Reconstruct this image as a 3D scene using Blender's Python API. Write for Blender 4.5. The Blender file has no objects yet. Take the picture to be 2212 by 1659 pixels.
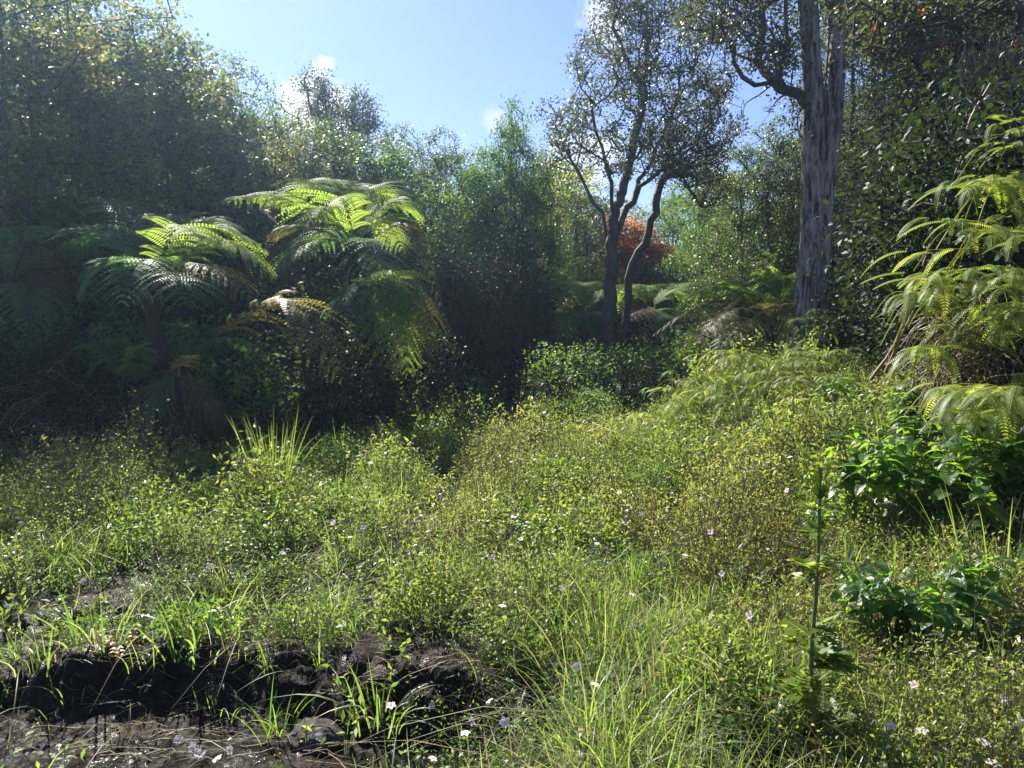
import bpy, math
import numpy as np
R = math.radians
sc = bpy.context.scene
C = sc.collection

# ---------------------------------------------------------------- camera, sky, sun, exposure
CAMZ, PITCH, F = 1.65, R(4.2), 1106 / math.tan(R(35))
cam = bpy.data.objects.new('camera', bpy.data.cameras.new('camera'))
C.objects.link(cam)
cam.location = (0, 0, CAMZ)
cam.rotation_euler = (R(90) - PITCH, 0, 0)
cam.data.sensor_width = 36
cam.data.lens = 18 / math.tan(R(35))
cam.data.clip_end = 2000
cam.data.clip_start = 0.05
sc.camera = cam

SUN_AZ, SUN_EL = R(-29), R(43)          # azimuth from +Y, negative = to the left
SD = np.array([math.sin(SUN_AZ) * math.cos(SUN_EL), math.cos(SUN_AZ) * math.cos(SUN_EL), math.sin(SUN_EL)])
sun = bpy.data.objects.new('sun', bpy.data.lights.new('sun', 'SUN'))
C.objects.link(sun)
sun.data.energy = 5.0
sun.data.angle = R(0.53)
sun.data.color = (1.0, 0.94, 0.82)
from mathutils import Vector
sun.rotation_euler = Vector(SD).to_track_quat('Z', 'Y').to_euler()

w = bpy.data.worlds.new('World'); sc.world = w; w.use_nodes = True
nt = w.node_tree; nt.nodes.clear()
def N(nt, t, **k):
    n = nt.nodes.new(t)
    for a, b in k.items():
        if a == 'ins':
            for i, v in b.items(): n.inputs[i].default_value = v
        else: setattr(n, a, b)
    return n
out = N(nt, 'ShaderNodeOutputWorld'); bg = N(nt, 'ShaderNodeBackground', ins={'Strength': 0.051})
sky = N(nt, 'ShaderNodeTexSky'); sky.sky_type = 'NISHITA'; sky.sun_disc = False
sky.sun_elevation = SUN_EL; sky.sun_rotation = SUN_AZ
sky.air_density = 1.0; sky.dust_density = 0.3; sky.ozone_density = 2.6; sky.altitude = 600
nt.links.new(bg.outputs[0], out.inputs[0])
tc = N(nt, 'ShaderNodeTexCoord')
noi = N(nt, 'ShaderNodeTexNoise', ins={'Scale': 13.0, 'Detail': 9.0, 'Roughness': 0.6})
nt.links.new(tc.outputs['Generated'], noi.inputs['Vector'])
def sky_dir(u, v):
    cx, cz = (u - 1106) / F, -(v - 829.5) / F
    d = np.array([cx, math.cos(PITCH) + cz * math.sin(PITCH), -math.sin(PITCH) + cz * math.cos(PITCH)])
    return d / np.linalg.norm(d)
tint = N(nt, 'ShaderNodeVectorMath', operation='MULTIPLY'); tint.inputs[1].default_value = (1.0, .93, 1.10); nt.links.new(sky.outputs[0], tint.inputs[0]); col = tint.outputs[0]
for (u, v, rad, amt) in [(660, 205, 0.056, 1.0), (735, 265, 0.05, .9), (1300, 30, 0.040, .6), (1255, 345, 0.06, .7), (1070, 262, .02, .4)]:
    d = sky_dir(u, v)
    vm = N(nt, 'ShaderNodeVectorMath', operation='DISTANCE'); vm.inputs[1].default_value = tuple(d)
    nt.links.new(tc.outputs['Generated'], vm.inputs[0])
    m1 = N(nt, 'ShaderNodeMath', operation='DIVIDE'); m1.inputs[1].default_value = rad
    nt.links.new(vm.outputs['Value'], m1.inputs[0])
    m2 = N(nt, 'ShaderNodeMath', operation='MULTIPLY_ADD'); m2.inputs[1].default_value = 3.2; m2.inputs[2].default_value = -0.9
    nt.links.new(noi.outputs['Fac'], m2.inputs[0])
    m3 = N(nt, 'ShaderNodeMath', operation='SUBTRACT'); nt.links.new(m2.outputs[0], m3.inputs[0]); nt.links.new(m1.outputs[0], m3.inputs[1])
    mr = N(nt, 'ShaderNodeMapRange'); mr.inputs['From Min'].default_value = -.16; mr.inputs['From Max'].default_value = .34; mr.inputs['To Max'].default_value = amt
    mr.interpolation_type = 'SMOOTHSTEP'
    nt.links.new(m3.outputs[0], mr.inputs['Value'])
    mx = N(nt, 'ShaderNodeMixRGB'); mx.inputs[2].default_value = (7.2, 7.4, 7.7, 1)
    nt.links.new(mr.outputs[0], mx.inputs[0]); nt.links.new(col, mx.inputs[1]); col = mx.outputs[0]
nt.links.new(col, bg.inputs['Color'])

sc.view_settings.view_transform = 'Standard'; sc.view_settings.look = 'None'
sc.view_settings.gamma = 1; sc.view_settings.use_curve_mapping = False
sc.view_settings.exposure = 1.72
cy = sc.cycles
cy.max_bounces = 7; cy.diffuse_bounces = 2; cy.glossy_bounces = 2; cy.transmission_bounces = 4; cy.transparent_max_bounces = 6; cy.volume_bounces = 1
cy.sample_clamp_indirect = 4; cy.sample_clamp_direct = 0
cy.use_denoising = True

# ---------------------------------------------------------------- helpers
rng = np.random.default_rng(7)
def U(a, b, n=None): return rng.uniform(a, b, n)
def at(u, v, Y):
    """the point at depth Y metres seen at (u, v) of the 2212 x 1659 view of the photograph"""
    cx, cz = (u - 1106) / F, -(v - 829.5) / F
    d = np.array([cx, math.cos(PITCH) + cz * math.sin(PITCH), -math.sin(PITCH) + cz * math.cos(PITCH)])
    return np.array([0, 0, CAMZ]) + d * (Y / d[1])
def xat(u, Y): return (u - 1106) / F * Y
_lat = np.random.default_rng(3).random((256, 256))
def vnoise(x, y):
    x = np.asarray(x, float); y = np.asarray(y, float)
    xi = np.floor(x).astype(int); yi = np.floor(y).astype(int); fx = x - xi; fy = y - yi
    fx = fx * fx * (3 - 2 * fx); fy = fy * fy * (3 - 2 * fy)
    g = lambda a, b: _lat[a % 256, b % 256]
    return (g(xi, yi) * (1 - fx) + g(xi + 1, yi) * fx) * (1 - fy) + (g(xi, yi + 1) * (1 - fx) + g(xi + 1, yi + 1) * fx) * fy
def fbm(x, y, o=3):
    s = 0; a = .5
    for k in range(o): s = s + a * (vnoise(x * 2**k + 17 * k, y * 2**k + 31 * k) - .5); a *= .5
    return s
def ss(a, b, x):
    t = np.clip((np.asarray(x, float) - a) / (b - a), 0, 1); return t * t * (3 - 2 * t)
def H(x, y):
    """ground height"""
    x = np.asarray(x, float); y = np.asarray(y, float)
    h = 0.10 * fbm(x * .9, y * .9) * 2 + .05 * fbm(x * 4, y * 4)
    h = h + 1.05 * ss(1.3, 5.2, x) * ss(2.0, 4.5, y)
    h = h + 1.0 * ss(2.7, 3.9, x) * ss(3.2, 4.6, y) * (1 - ss(5.6, 7.4, y)) - .35 * ss(3.2, 5, x) * ss(6, 8, y)
    h = h + .55 * np.exp(-((x - 3.3) / 1.8)**2 - ((y - 9.8) / 1.2)**2)
    edge = 3.72 + .38 * fbm(x * 1.5, x * 0 + 4.2) * 2 + .34 * fbm(x * 5, y * 3 + 9.2) + .16 * fbm(x * 17, y * 12) - .30 * ss(-.9, .3, x)        # lip of the cut bank
    ditch = (1 - ss(edge - .28, edge + .05, y)) * (1 - ss(-.45, .35, x))
    h = h - .26 * ditch
    ledge = np.exp(-((x + 2.7) / .8)**2 - ((y - 4.05) / .25)**2)
    h = h - .14 * ledge
    h = h - .16 * np.exp(-((x + 2.6) / .55)**2 - ((y - 5.6) / .35)**2) - .10 * np.exp(-((x - .05) / .5)**2 - ((y - 3.1) / .3)**2)
    h = h + .6 * ss(16, 30, y) + .3 * ss(4, 12, -x) * ss(6, 12, y)
    return h
_hr = np.random.default_rng(21); _hj = _hr.random((128, 128, 4))
def humm(x, y, s=.62):
    """0..1 dome profile of the plant tussocks, and a random value per tussock"""
    x = np.asarray(x, float) / s; y = np.asarray(y, float) / s; xi = np.floor(x).astype(int); yi = np.floor(y).astype(int); best = np.full(x.shape, 9.); rv = np.zeros(x.shape)
    for a in (-1, 0, 1):
        for b in (-1, 0, 1):
            j = _hj[(xi + a) % 128, (yi + b) % 128]; d = np.hypot(x - (xi + a + j[..., 0]), y - (yi + b + j[..., 1])) / (.55 + .5 * j[..., 2])
            m_ = d < best; best = np.where(m_, d, best); rv = np.where(m_, j[..., 3], rv)
    return np.clip(1 - best**2, 0, 1), rv
def ground(u, v, off=0.):
    """where the view ray through (u, v) meets the ground"""
    p = None
    for Y in np.arange(1.6, 30, .04):
        p = at(u, v, Y)
        if p[2] <= H(p[0], p[1]) + off: return p
    return p
BARE = []                                   # exposed mud: x, y, rx, ry
def bare_mask(x, y):
    m = np.zeros_like(np.asarray(x, float))
    for (a, b, rx, ry, s) in BARE: m = np.maximum(m, s * np.exp(-(((x - a) / rx)**2 + ((y - b) / ry)**2)**1.6))
    return m
for (u, v, ru, rv, s) in [(370, 1235, 150, 45, .97), (110, 1390, 330, 50, .95), (480, 1400, 140, 30, .8), (300, 1520, 560, 120, .99), (250, 1640, 560, 60, .99), (930, 1530, 150, 80, .93),
                          (760, 1500, 160, 90, .9), (600, 1430, 260, 40, .8), (900, 1400, 140, 50, .8), (930, 1150, 70, 35, .85), (400, 1165, 60, 35, .9), (1130, 1560, 120, 70, .85),
                          (1080, 1650, 200, 60, .85), (940, 1015, 50, 25, .8), (700, 1290, 120, 35, .85), (560, 1330, 160, 30, .85), (180, 1300, 120, 22, .8), (860, 1240, 90, 24, .8), (1010, 1370, 90, 45, .85), (1120, 1270, 60, 30, .8), (500, 1260, 70, 25, .7), (640, 1190, 60, 18, .7), (1010, 1100, 60, 16, .7), (1230, 1480, 60, 60, .6), (330, 1090, 180, 25, .6),(880,1640,160,50,.5)]:
    a = ground(u, v); b = ground(u + ru, v); c = ground(u, v - rv); d = ground(u, v + rv)
    BARE.append((a[0], a[1], abs(b[0] - a[0]), max(.08, abs(c[1] - d[1]) / 2), s))

def unit(v): return v / np.maximum(np.linalg.norm(v, axis=-1, keepdims=True), 1e-9)
class MB:
    """collects quads with one random value per face"""
    def __init__(s): s.V = []; s.Fc = []; s.A = []; s.n = 0
    def add(s, V, Fc, A):
        V = np.asarray(V, np.float32).reshape(-1, 3); Fc = np.asarray(Fc, np.int32).reshape(-1, 4)
        s.V.append(V); s.Fc.append(Fc + s.n); s.A.append(np.broadcast_to(np.asarray(A, np.float32), (len(Fc),))); s.n += len(V)
    def mesh(s, name, mat, smooth=False):
        V = np.concatenate(s.V); Fc = np.concatenate(s.Fc); A = np.concatenate(s.A)
        me = bpy.data.meshes.new(name)
        me.vertices.add(len(V)); me.vertices.foreach_set('co', V.ravel())
        me.loops.add(Fc.size); me.loops.foreach_set('vertex_index', Fc.ravel())
        me.polygons.add(len(Fc)); me.polygons.foreach_set('loop_start', np.arange(0, Fc.size, 4, dtype=np.int32))
        try: me.polygons.foreach_set('loop_total', np.full(len(Fc), 4, np.int32))
        except Exception: pass
        me.update(calc_edges=True)
        at_ = me.attributes.new('rnd', 'FLOAT', 'FACE'); at_.data.foreach_set('value', np.ascontiguousarray(A))
        if smooth: me.polygons.foreach_set('use_smooth', np.ones(len(Fc), bool))
        me.materials.append(mat)
        return me
    def build(s, name, mat, parent=None, smooth=False):
        me = s.mesh(name, mat, smooth)
        o = bpy.data.objects.new(name, me); C.objects.link(o)
        if parent is not None: o.parent = parent
        return o
def tag(o, label=None, cat=None, group=None, kind=None):
    if label: o['label'] = label
    if cat: o['category'] = cat
    if group: o['group'] = group
    if kind: o['kind'] = kind
    return o
def empty(name, loc, label=None, cat=None, group=None, rz=0, s=1):
    o = bpy.data.objects.new(name, None); C.objects.link(o)
    o.location = tuple(float(q) for q in loc); o.rotation_euler = (0, 0, rz)
    o.scale = (s, s, s) if np.isscalar(s) else s
    o.empty_display_size = .1
    return tag(o, label, cat, group)
def copy_tree(o, parent=None):
    c = o.copy(); C.objects.link(c); c.parent = parent
    for ch in list(o.children): copy_tree(ch, c)
    return c
def place(o, loc, rz, s, label, group=None):
    o.location = tuple(float(q) for q in loc); o.rotation_euler = (0, 0, rz)
    o.scale = (s, s, s) if np.isscalar(s) else s
    o['label'] = label
    if group: o['group'] = group
class Kit:
    """first use hands out the prototype itself, then copies"""
    def __init__(s, proto): s.p = proto; s.used = False
    def get(s):
        if not s.used: s.used = True; return s.p
        return copy_tree(s.p)

# ---- shape makers (all vectorised)
def leaf(mb, P, D, Nn, L, W, A, fold=.12, mid=.48):
    P = np.atleast_2d(P); n = len(P); D = unit(np.broadcast_to(D, P.shape)); Nn = np.broadcast_to(Nn, P.shape)
    S = unit(np.cross(D, Nn)); Nn = np.cross(S, D)
    L = np.broadcast_to(L, (n,))[:, None]; W = np.broadcast_to(W, (n,))[:, None]
    m = P + D * L * mid
    V = np.stack([P, m + S * W / 2 + Nn * W * fold, P + D * L - Nn * L * .08, m - S * W / 2 + Nn * W * fold], 1)
    mb.add(V, np.arange(4 * n).reshape(n, 4), np.broadcast_to(A, (n,)))
def leaf2(mb, P, D, Nn, L, W, A, droop=.25, k=3, tipw=.02):
    """a curved broad leaf of k x 2 quads with a folded midrib"""
    P = np.atleast_2d(P); n = len(P); D = unit(np.broadcast_to(D, P.shape)); Nn = np.broadcast_to(Nn, P.shape)
    S = unit(np.cross(D, Nn)); Nn = np.cross(S, D)
    L = np.broadcast_to(L, (n,))[:, None]; W = np.broadcast_to(W, (n,))[:, None]
    rows = []
    for i in range(k + 1):
        t = i / k; wd = math.sin(math.pi * min(1, t * .93 + .05)**.8) if 0 < i < k else (.12 if i == 0 else tipw)
        c = P + D * L * t * (1 - .15 * droop * t) - Nn * L * droop * t * t
        rows.append(np.stack([c - S * W * wd / 2 + Nn * W * .14 * wd, c, c + S * W * wd / 2 + Nn * W * .14 * wd], 1))
    V = np.concatenate(rows, 1); m = 3 * (k + 1)
    q = []
    for i in range(k):
        for j in range(2): a = i * 3 + j; q.append([a, a + 1, a + 4, a + 3])
    Fc = (np.arange(n)[:, None, None] * m + np.array(q)[None])
    mb.add(V, Fc.reshape(-1, 4), np.repeat(np.broadcast_to(A, (n,)), len(q)))
def blade(mb, P, D, L, W, bend, A, k=4, side=None, sag=None):
    """grass blades: bend = horizontal travel vector of the tip (n,3)"""
    P = np.atleast_2d(P); n = len(P); D = np.broadcast_to(D, P.shape)
    L = np.broadcast_to(L, (n,)); W = np.broadcast_to(W, (n,))
    if side is None:
        a = U(0, 6.28, n); side = np.stack([np.cos(a), np.sin(a), np.zeros(n)], 1)
    rows = []
    for i in range(k + 1):
        t = i / k
        c = P + D * (L * t)[:, None] + bend * t * t * L[:, None]
        c = c - np.array([0, 0, 1.]) * (np.linalg.norm(bend, axis=1) * L * t**3 * .55)[:, None]
        wd = (W * (1 - t**2.2) * (.6 + .8 * min(t, .5)) + .0006)[:, None] / 2
        rows.append(np.stack([c - side * wd, c + side * wd], 1))
    V = np.concatenate(rows, 1); m = 2 * (k + 1)
    q = np.array([[2 * i, 2 * i + 1, 2 * i + 3, 2 * i + 2] for i in range(k)])
    mb.add(V, (np.arange(n)[:, None, None] * m + q[None]).reshape(-1, 4), np.repeat(np.broadcast_to(A, (n,)), k))
def tubes(mb, A, B, ra, rb, A_=.5, s=5):
    A = np.atleast_2d(A); B = np.atleast_2d(B); n = len(A)
    d = unit(B - A + 1e-7); ref = np.where(np.abs(d[:, 2:3]) > .9, [[1., 0, 0]], [[0, 0, 1.]])
    u = unit(np.cross(d, ref)); v = np.cross(d, u)
    ra = np.broadcast_to(ra, (n,))[:, None]; rb = np.broadcast_to(rb, (n,))[:, None]
    r0 = []; r1 = []
    for i in range(s):
        a = 2 * math.pi * i / s; o = u * math.cos(a) + v * math.sin(a)
        r0.append(A + o * ra); r1.append(B + o * rb)
    V = np.stack(r0 + r1, 1)
    q = np.array([[i, (i + 1) % s, s + (i + 1) % s, s + i] for i in range(s)])
    mb.add(V, (np.arange(n)[:, None, None] * 2 * s + q[None]).reshape(-1, 4), np.repeat(np.broadcast_to(A_, (n,)), s))
def poly(mb, pts, r0, r1, A_=.5, s=5):
    """a smooth joined tube along a polyline"""
    pts = np.asarray(pts, float); n = len(pts); r = np.linspace(r0, r1, n) if np.isscalar(r0) and np.isscalar(r1) else r0
    d = unit(np.gradient(pts, axis=0)); ref = np.array([.31, .22, .92]) if abs(d[:, 2]).mean() < .75 else np.array([1., .1, 0])
    u = unit(np.cross(d, ref)); v = np.cross(d, u)
    a = np.arange(s) * 2 * math.pi / s
    V = pts[:, None] + (u[:, None] * np.cos(a)[None, :, None] + v[:, None] * np.sin(a)[None, :, None]) * np.asarray(r)[:, None, None]
    Fc = [[i * s + j, i * s + (j + 1) % s, (i + 1) * s + (j + 1) % s, (i + 1) * s + j] for i in range(n - 1) for j in range(s)]
    mb.add(V.reshape(-1, 3), Fc, A_)
def spline(pts, n):
    pts = np.asarray(pts, float); k = len(pts)
    P = np.vstack([2 * pts[0] - pts[1], pts, 2 * pts[-1] - pts[-2]])
    t = np.linspace(0, k - 1 - 1e-6, n); i = t.astype(int); f = (t - i)[:, None]
    a, b, c, d = P[i], P[i + 1], P[i + 2], P[i + 3]
    return .5 * (2 * b + (c - a) * f + (2 * a - 5 * b + 4 * c - d) * f**2 + (3 * b - a - 3 * c + d) * f**3)
def rdirs(n, up=0.):
    v = rng.normal(size=(n, 3)); v[:, 2] += up; return unit(v)

# ---------------------------------------------------------------- materials
def mat(name):
    m = bpy.data.materials.new(name); m.use_nodes = True; m.node_tree.nodes.clear()
    return m, m.node_tree
def ramp(nt, fac, cols):
    r = N(nt, 'ShaderNodeValToRGB'); e = r.color_ramp.elements
    while len(e) < len(cols): e.new(.5)
    for i, c in enumerate(cols): e[i].position = i / (len(cols) - 1) if len(c) == 3 else c[3]; e[i].color = (*c[:3], 1)
    nt.links.new(fac, r.inputs[0]); return r.outputs[0]
def leaf_mat(name, cols, tcols, tr=.45, rough=.38, spec=.5, vein=0, objvar=.25, coat=0):
    m, nt = mat(name)
    o = N(nt, 'ShaderNodeOutputMaterial'); p = N(nt, 'ShaderNodeBsdfPrincipled'); t = N(nt, 'ShaderNodeBsdfTranslucent'); mx = N(nt, 'ShaderNodeMixShader')
    a = N(nt, 'ShaderNodeAttribute', attribute_name='rnd'); oi = N(nt, 'ShaderNodeObjectInfo')
    ma = N(nt, 'ShaderNodeMath', operation='MULTIPLY_ADD'); ma.inputs[1].default_value = objvar; ma.inputs[2].default_value = -objvar / 2
    nt.links.new(oi.outputs['Random'], ma.inputs[0])
    ad = N(nt, 'ShaderNodeMath', operation='ADD', use_clamp=True); nt.links.new(a.outputs['Fac'], ad.inputs[0]); nt.links.new(ma.outputs[0], ad.inputs[1])
    c1 = ramp(nt, ad.outputs[0], cols); c2 = ramp(nt, ad.outputs[0], tcols)
    nt.links.new(c1, p.inputs['Base Color']); nt.links.new(c2, t.inputs['Color'])
    p.inputs['Roughness'].default_value = rough; p.inputs['Specular IOR Level'].default_value = spec
    mx.inputs[0].default_value = tr
    nt.links.new(p.outputs[0], mx.inputs[1]); nt.links.new(t.outputs[0], mx.inputs[2]); nt.links.new(mx.outputs[0], o.inputs[0])
    if vein:
        uv = N(nt, 'ShaderNodeTexCoord'); wv = N(nt, 'ShaderNodeTexNoise', ins={'Scale': vein, 'Detail': 1.0})
        nt.links.new(uv.outputs['Object'], wv.inputs['Vector'])
        b = N(nt, 'ShaderNodeBump', ins={'Strength': .7, 'Distance': .006}); nt.links.new(wv.outputs['Fac'], b.inputs['Height']); nt.links.new(b.outputs[0], p.inputs['Normal'])
    return m
def solid_mat(name, cols, rough=.8, scale=8, stretch=(1, 1, 1), bump=.4, dist=.02, spec=.3, detail=6, rr=None):
    m, nt = mat(name)
    o = N(nt, 'ShaderNodeOutputMaterial'); p = N(nt, 'ShaderNodeBsdfPrincipled'); nt.links.new(p.outputs[0], o.inputs[0])
    tc = N(nt, 'ShaderNodeTexCoord'); mp = N(nt, 'ShaderNodeMapping'); mp.inputs['Scale'].default_value = stretch
    nt.links.new(tc.outputs['Object'], mp.inputs[0])
    n1 = N(nt, 'ShaderNodeTexNoise', ins={'Scale': scale, 'Detail': detail, 'Roughness': .65}); nt.links.new(mp.outputs[0], n1.inputs['Vector'])
    mr = N(nt, 'ShaderNodeMapRange'); mr.inputs['From Min'].default_value = .28; mr.inputs['From Max'].default_value = .72
    nt.links.new(n1.outputs['Fac'], mr.inputs['Value'])
    nt.links.new(ramp(nt, mr.outputs[0], cols), p.inputs['Base Color'])
    p.inputs['Roughness'].default_value = rough; p.inputs['Specular IOR Level'].default_value = spec
    if rr:
        n2 = N(nt, 'ShaderNodeTexNoise', ins={'Scale': rr[2], 'Detail': 3.0}); nt.links.new(tc.outputs['Object'], n2.inputs['Vector'])
        m2 = N(nt, 'ShaderNodeMapRange'); m2.inputs['From Min'].default_value = .4; m2.inputs['From Max'].default_value = .6
        m2.inputs['To Min'].default_value = rr[0]; m2.inputs['To Max'].default_value = rr[1]
        nt.links.new(n2.outputs['Fac'], m2.inputs['Value']); nt.links.new(m2.outputs[0], p.inputs['Roughness'])
    b = N(nt, 'ShaderNodeBump', ins={'Strength': bump, 'Distance': dist}); nt.links.new(n1.outputs['Fac'], b.inputs['Height']); nt.links.new(b.outputs[0], p.inputs['Normal'])
    return m
M = {}
M['canopy'] = leaf_mat('canopy_leaf', [(.018, .035, .012), (.035, .065, .018), (.06, .09, .022)], [(.08, .15, .02), (.16, .26, .03), (.34, .36, .06)], tr=.36, rough=.42, spec=.45)
M['olive'] = leaf_mat('olive_leaf', [(.026, .042, .016), (.045, .07, .022), (.085, .08, .032)], [(.11, .18, .03), (.22, .30, .045), (.46, .36, .10)], tr=.42, rough=.42, spec=.45)
M['ohia'] = leaf_mat('small_grey_green_leaf', [(.022, .032, .016), (.04, .055, .025), (.075, .06, .032)], [(.08, .11, .02), (.16, .19, .03), (.26, .18, .05)], tr=.3, rough=.42, spec=.45)
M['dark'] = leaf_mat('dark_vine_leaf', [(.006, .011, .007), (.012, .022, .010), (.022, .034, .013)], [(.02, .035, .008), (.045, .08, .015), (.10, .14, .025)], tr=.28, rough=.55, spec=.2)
M['bush'] = leaf_mat('bush_leaf', [(.02, .05, .014), (.04, .09, .02), (.07, .12, .025)], [(.10, .22, .02), (.20, .36, .03), (.36, .48, .06)], tr=.45, rough=.5, spec=.4)
M['limebush'] = leaf_mat('yellow_green_leaf', [(.05, .09, .018), (.09, .14, .025), (.14, .16, .03)], [(.22, .36, .03), (.36, .48, .05), (.5, .5, .08)], tr=.45, rough=.4)
M['orange'] = leaf_mat('orange_leaf', [(.20, .06, .01), (.32, .11, .015), (.4, .18, .03)], [(.55, .16, .02), (.75, .30, .04), (.8, .42, .07)], tr=.5, rough=.5)
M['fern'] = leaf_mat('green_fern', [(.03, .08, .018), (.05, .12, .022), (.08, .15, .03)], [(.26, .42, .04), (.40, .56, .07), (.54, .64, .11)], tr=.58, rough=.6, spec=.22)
M['fernshade'] = leaf_mat('shaded_fern', [(.035, .09, .045), (.055, .12, .055), (.085, .15, .06)], [(.16, .34, .08), (.24, .44, .09), (.34, .52, .12)], tr=.48, rough=.55, spec=.3)  # shaded copy of the green fern, blue-green shade tone put into its colour
M['fernold'] = leaf_mat('aged_fern', [(.06, .06, .025), (.10, .085, .03), (.15, .11, .04)], [(.22, .22, .04), (.34, .28, .05), (.42, .32, .07)], tr=.4, rough=.55, spec=.3)
M['ferndead'] = leaf_mat('dead_fern', [(.035, .018, .010), (.06, .03, .015), (.10, .05, .02)], [(.12, .05, .02), (.2, .08, .025), (.3, .13, .03)], tr=.25, rough=.6, spec=.25)
M['fernyellow'] = leaf_mat('yellow_fern', [(.22, .14, .02), (.30, .2, .03), (.36, .26, .03)], [(.6, .36, .03), (.7, .45, .04), (.75, .5, .05)], tr=.5, rough=.5)
M['uluhe'] = leaf_mat('comb_fern', [(.07, .12, .03), (.11, .17, .04), (.17, .20, .05)], [(.30, .46, .04), (.48, .60, .05), (.66, .64, .07)], tr=.5, rough=.5, spec=.4)
M['broad'] = leaf_mat('quilted_leaf', [(.016, .045, .014), (.03, .075, .018), (.055, .10, .022)], [(.10, .28, .015), (.20, .44, .02), (.36, .56, .04)], tr=.46, rough=.42, spec=.45, vein=60)
M['grass'] = leaf_mat('grass_blade', [(.045, .09, .025), (.075, .13, .035), (.14, .16, .055), (.24, .19, .10)], [(.20, .38, .04), (.34, .50, .06), (.46, .54, .12), (.42, .34, .16)], tr=.45, rough=.45, spec=.5, objvar=0)
M['herb'] = leaf_mat('herb_leaf', [(.045, .095, .025), (.085, .14, .035), (.14, .15, .045), (.18, .15, .06)], [(.20, .38, .04), (.36, .50, .06), (.50, .50, .10), (.54, .42, .14)], tr=.42, rough=.48, spec=.5, objvar=0)
M['dry'] = leaf_mat('dry_stem', [(.08, .05, .028), (.18, .13, .07), (.38, .31, .19)], [(.12, .08, .04), (.22, .16, .08), (.3, .24, .13)], tr=.25, rough=.5, spec=.35, objvar=0)
M['petal'] = leaf_mat('pale_pink_petal', [(.74, .62, .64), (.80, .68, .70), (.84, .76, .76)], [(.8, .66, .68), (.84, .7, .74), (.86, .78, .78)], tr=.4, rough=.5, spec=.3, objvar=.2)
M['redleaf'] = leaf_mat('red_leaf', [(.3, .03, .015), (.42, .06, .02), (.5, .10, .03)], [(.7, .08, .03), (.8, .14, .04), (.85, .2, .05)], tr=.5, rough=.4)
M['twig'] = solid_mat('twig_bark', [(.04, .032, .025), (.13, .11, .09)], scale=20, bump=.5)
M['bark'] = solid_mat('dark_bark', [(.025, .02, .016), (.075, .062, .05), (.14, .125, .11)], scale=10, stretch=(1, 1, .3), bump=.8)
M['stem'] = solid_mat('green_stem', [(.06, .09, .025), (.12, .13, .05)], rough=.5, scale=30, bump=.1)
M['fibre'] = solid_mat('fibrous_trunk', [(.015, .010, .007), (.05, .03, .018)], scale=14, stretch=(1, 1, .15), bump=1, dist=.05)
M['greybark'] = solid_mat('grey_shaggy_bark', [(.02, .015, .013), (.07, .058, .05, .28), (.27, .245, .22, .48), (.38, .355, .33, .75), (.56, .53, .50)], scale=17, stretch=(1, 1, .2), bump=1, dist=.06, spec=.2, detail=9)  # dark low stops paint crevice shade into the bark colour
M['mud'] = solid_mat('wet_mud', [(.005, .0037, .003), (.013, .009, .006), (.034, .021, .013)], scale=26, bump=1, dist=.035, spec=.14, detail=8, rr=(.22, 1.0, 9))
M['rock'] = solid_mat('lava_rock', [(.02, .017, .016), (.06, .05, .045)], scale=20, bump=1, dist=.03)
M['pollen'] = solid_mat('yellow_stamen', [(.6, .45, .05), (.8, .6, .1)], scale=30)

# ---------------------------------------------------------------- ground, water
xs = np.concatenate([np.linspace(-400, -14, 22), np.linspace(-13, -5, 60), np.linspace(-4.95, 6, 420), np.linspace(6.1, 14, 60), np.linspace(16, 400, 22)])
ys = np.concatenate([np.linspace(-60, .2, 14), np.linspace(.4, 1.9, 20), np.linspace(1.95, 6, 260), np.linspace(6.05, 14, 200), np.linspace(14.2, 40, 70), np.linspace(44, 600, 22)])
X, Y = np.meshgrid(xs, ys)
Z = H(X, Y)
near = (np.abs(X) < 8) & (Y < 12) & (Y > .5)
bm_ = bare_mask(X, Y)
Z = Z + np.where(near, .08 * fbm(X * 9, Y * 9, 4) * (.4 + bm_) + .045 * np.abs(fbm(X * 26, Y * 26, 3)) * bm_ + .03 * fbm(X * 55, Y * 55, 2) * bm_, 0)
nx, ny = len(xs), len(ys)
idx = np.arange(nx * ny).reshape(ny, nx)
g = MB(); g.add(np.stack([X, Y, Z], -1), np.stack([idx[:-1, :-1], idx[:-1, 1:], idx[1:, 1:], idx[1:, :-1]], -1), .5)
gr = g.build('ground', M['mud'], smooth=True); tag(gr, kind='structure')
m, nt = mat('ditch_water'); o = N(nt, 'ShaderNodeOutputMaterial'); p = N(nt, 'ShaderNodeBsdfPrincipled', ins={'Base Color': (.012, .010, .008, 1), 'Roughness': .04, 'IOR': 1.33})
tc = N(nt, 'ShaderNodeTexCoord'); n1 = N(nt, 'ShaderNodeTexNoise', ins={'Scale': 62.0, 'Detail': 1.5, 'Roughness': .6}); b = N(nt, 'ShaderNodeBump', ins={'Strength': 1.0, 'Distance': .011})
nt.links.new(tc.outputs['Object'], n1.inputs['Vector']); nt.links.new(n1.outputs['Fac'], b.inputs['Height']); nt.links.new(b.outputs[0], p.inputs['Normal']); nt.links.new(p.outputs[0], o.inputs[0])
M['water'] = m
def sheet(name, x0, x1, y0, y1, z):
    q = MB(); q.add([[x0, y0, z], [x1, y0, z], [x1, y1, z], [x0, y1, z]], [[0, 1, 2, 3]], .5)
    return tag(q.build(name, M['water']), kind='structure')
sheet('water', -4.6, .4, 1.0, 3.62, -.247)
pu = ground(370, 1235); sheet('water', pu[0] - .45, pu[0] + .6, pu[1] - .2, pu[1] + .45, float(H(pu[0], pu[1])) + .0)

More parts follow.
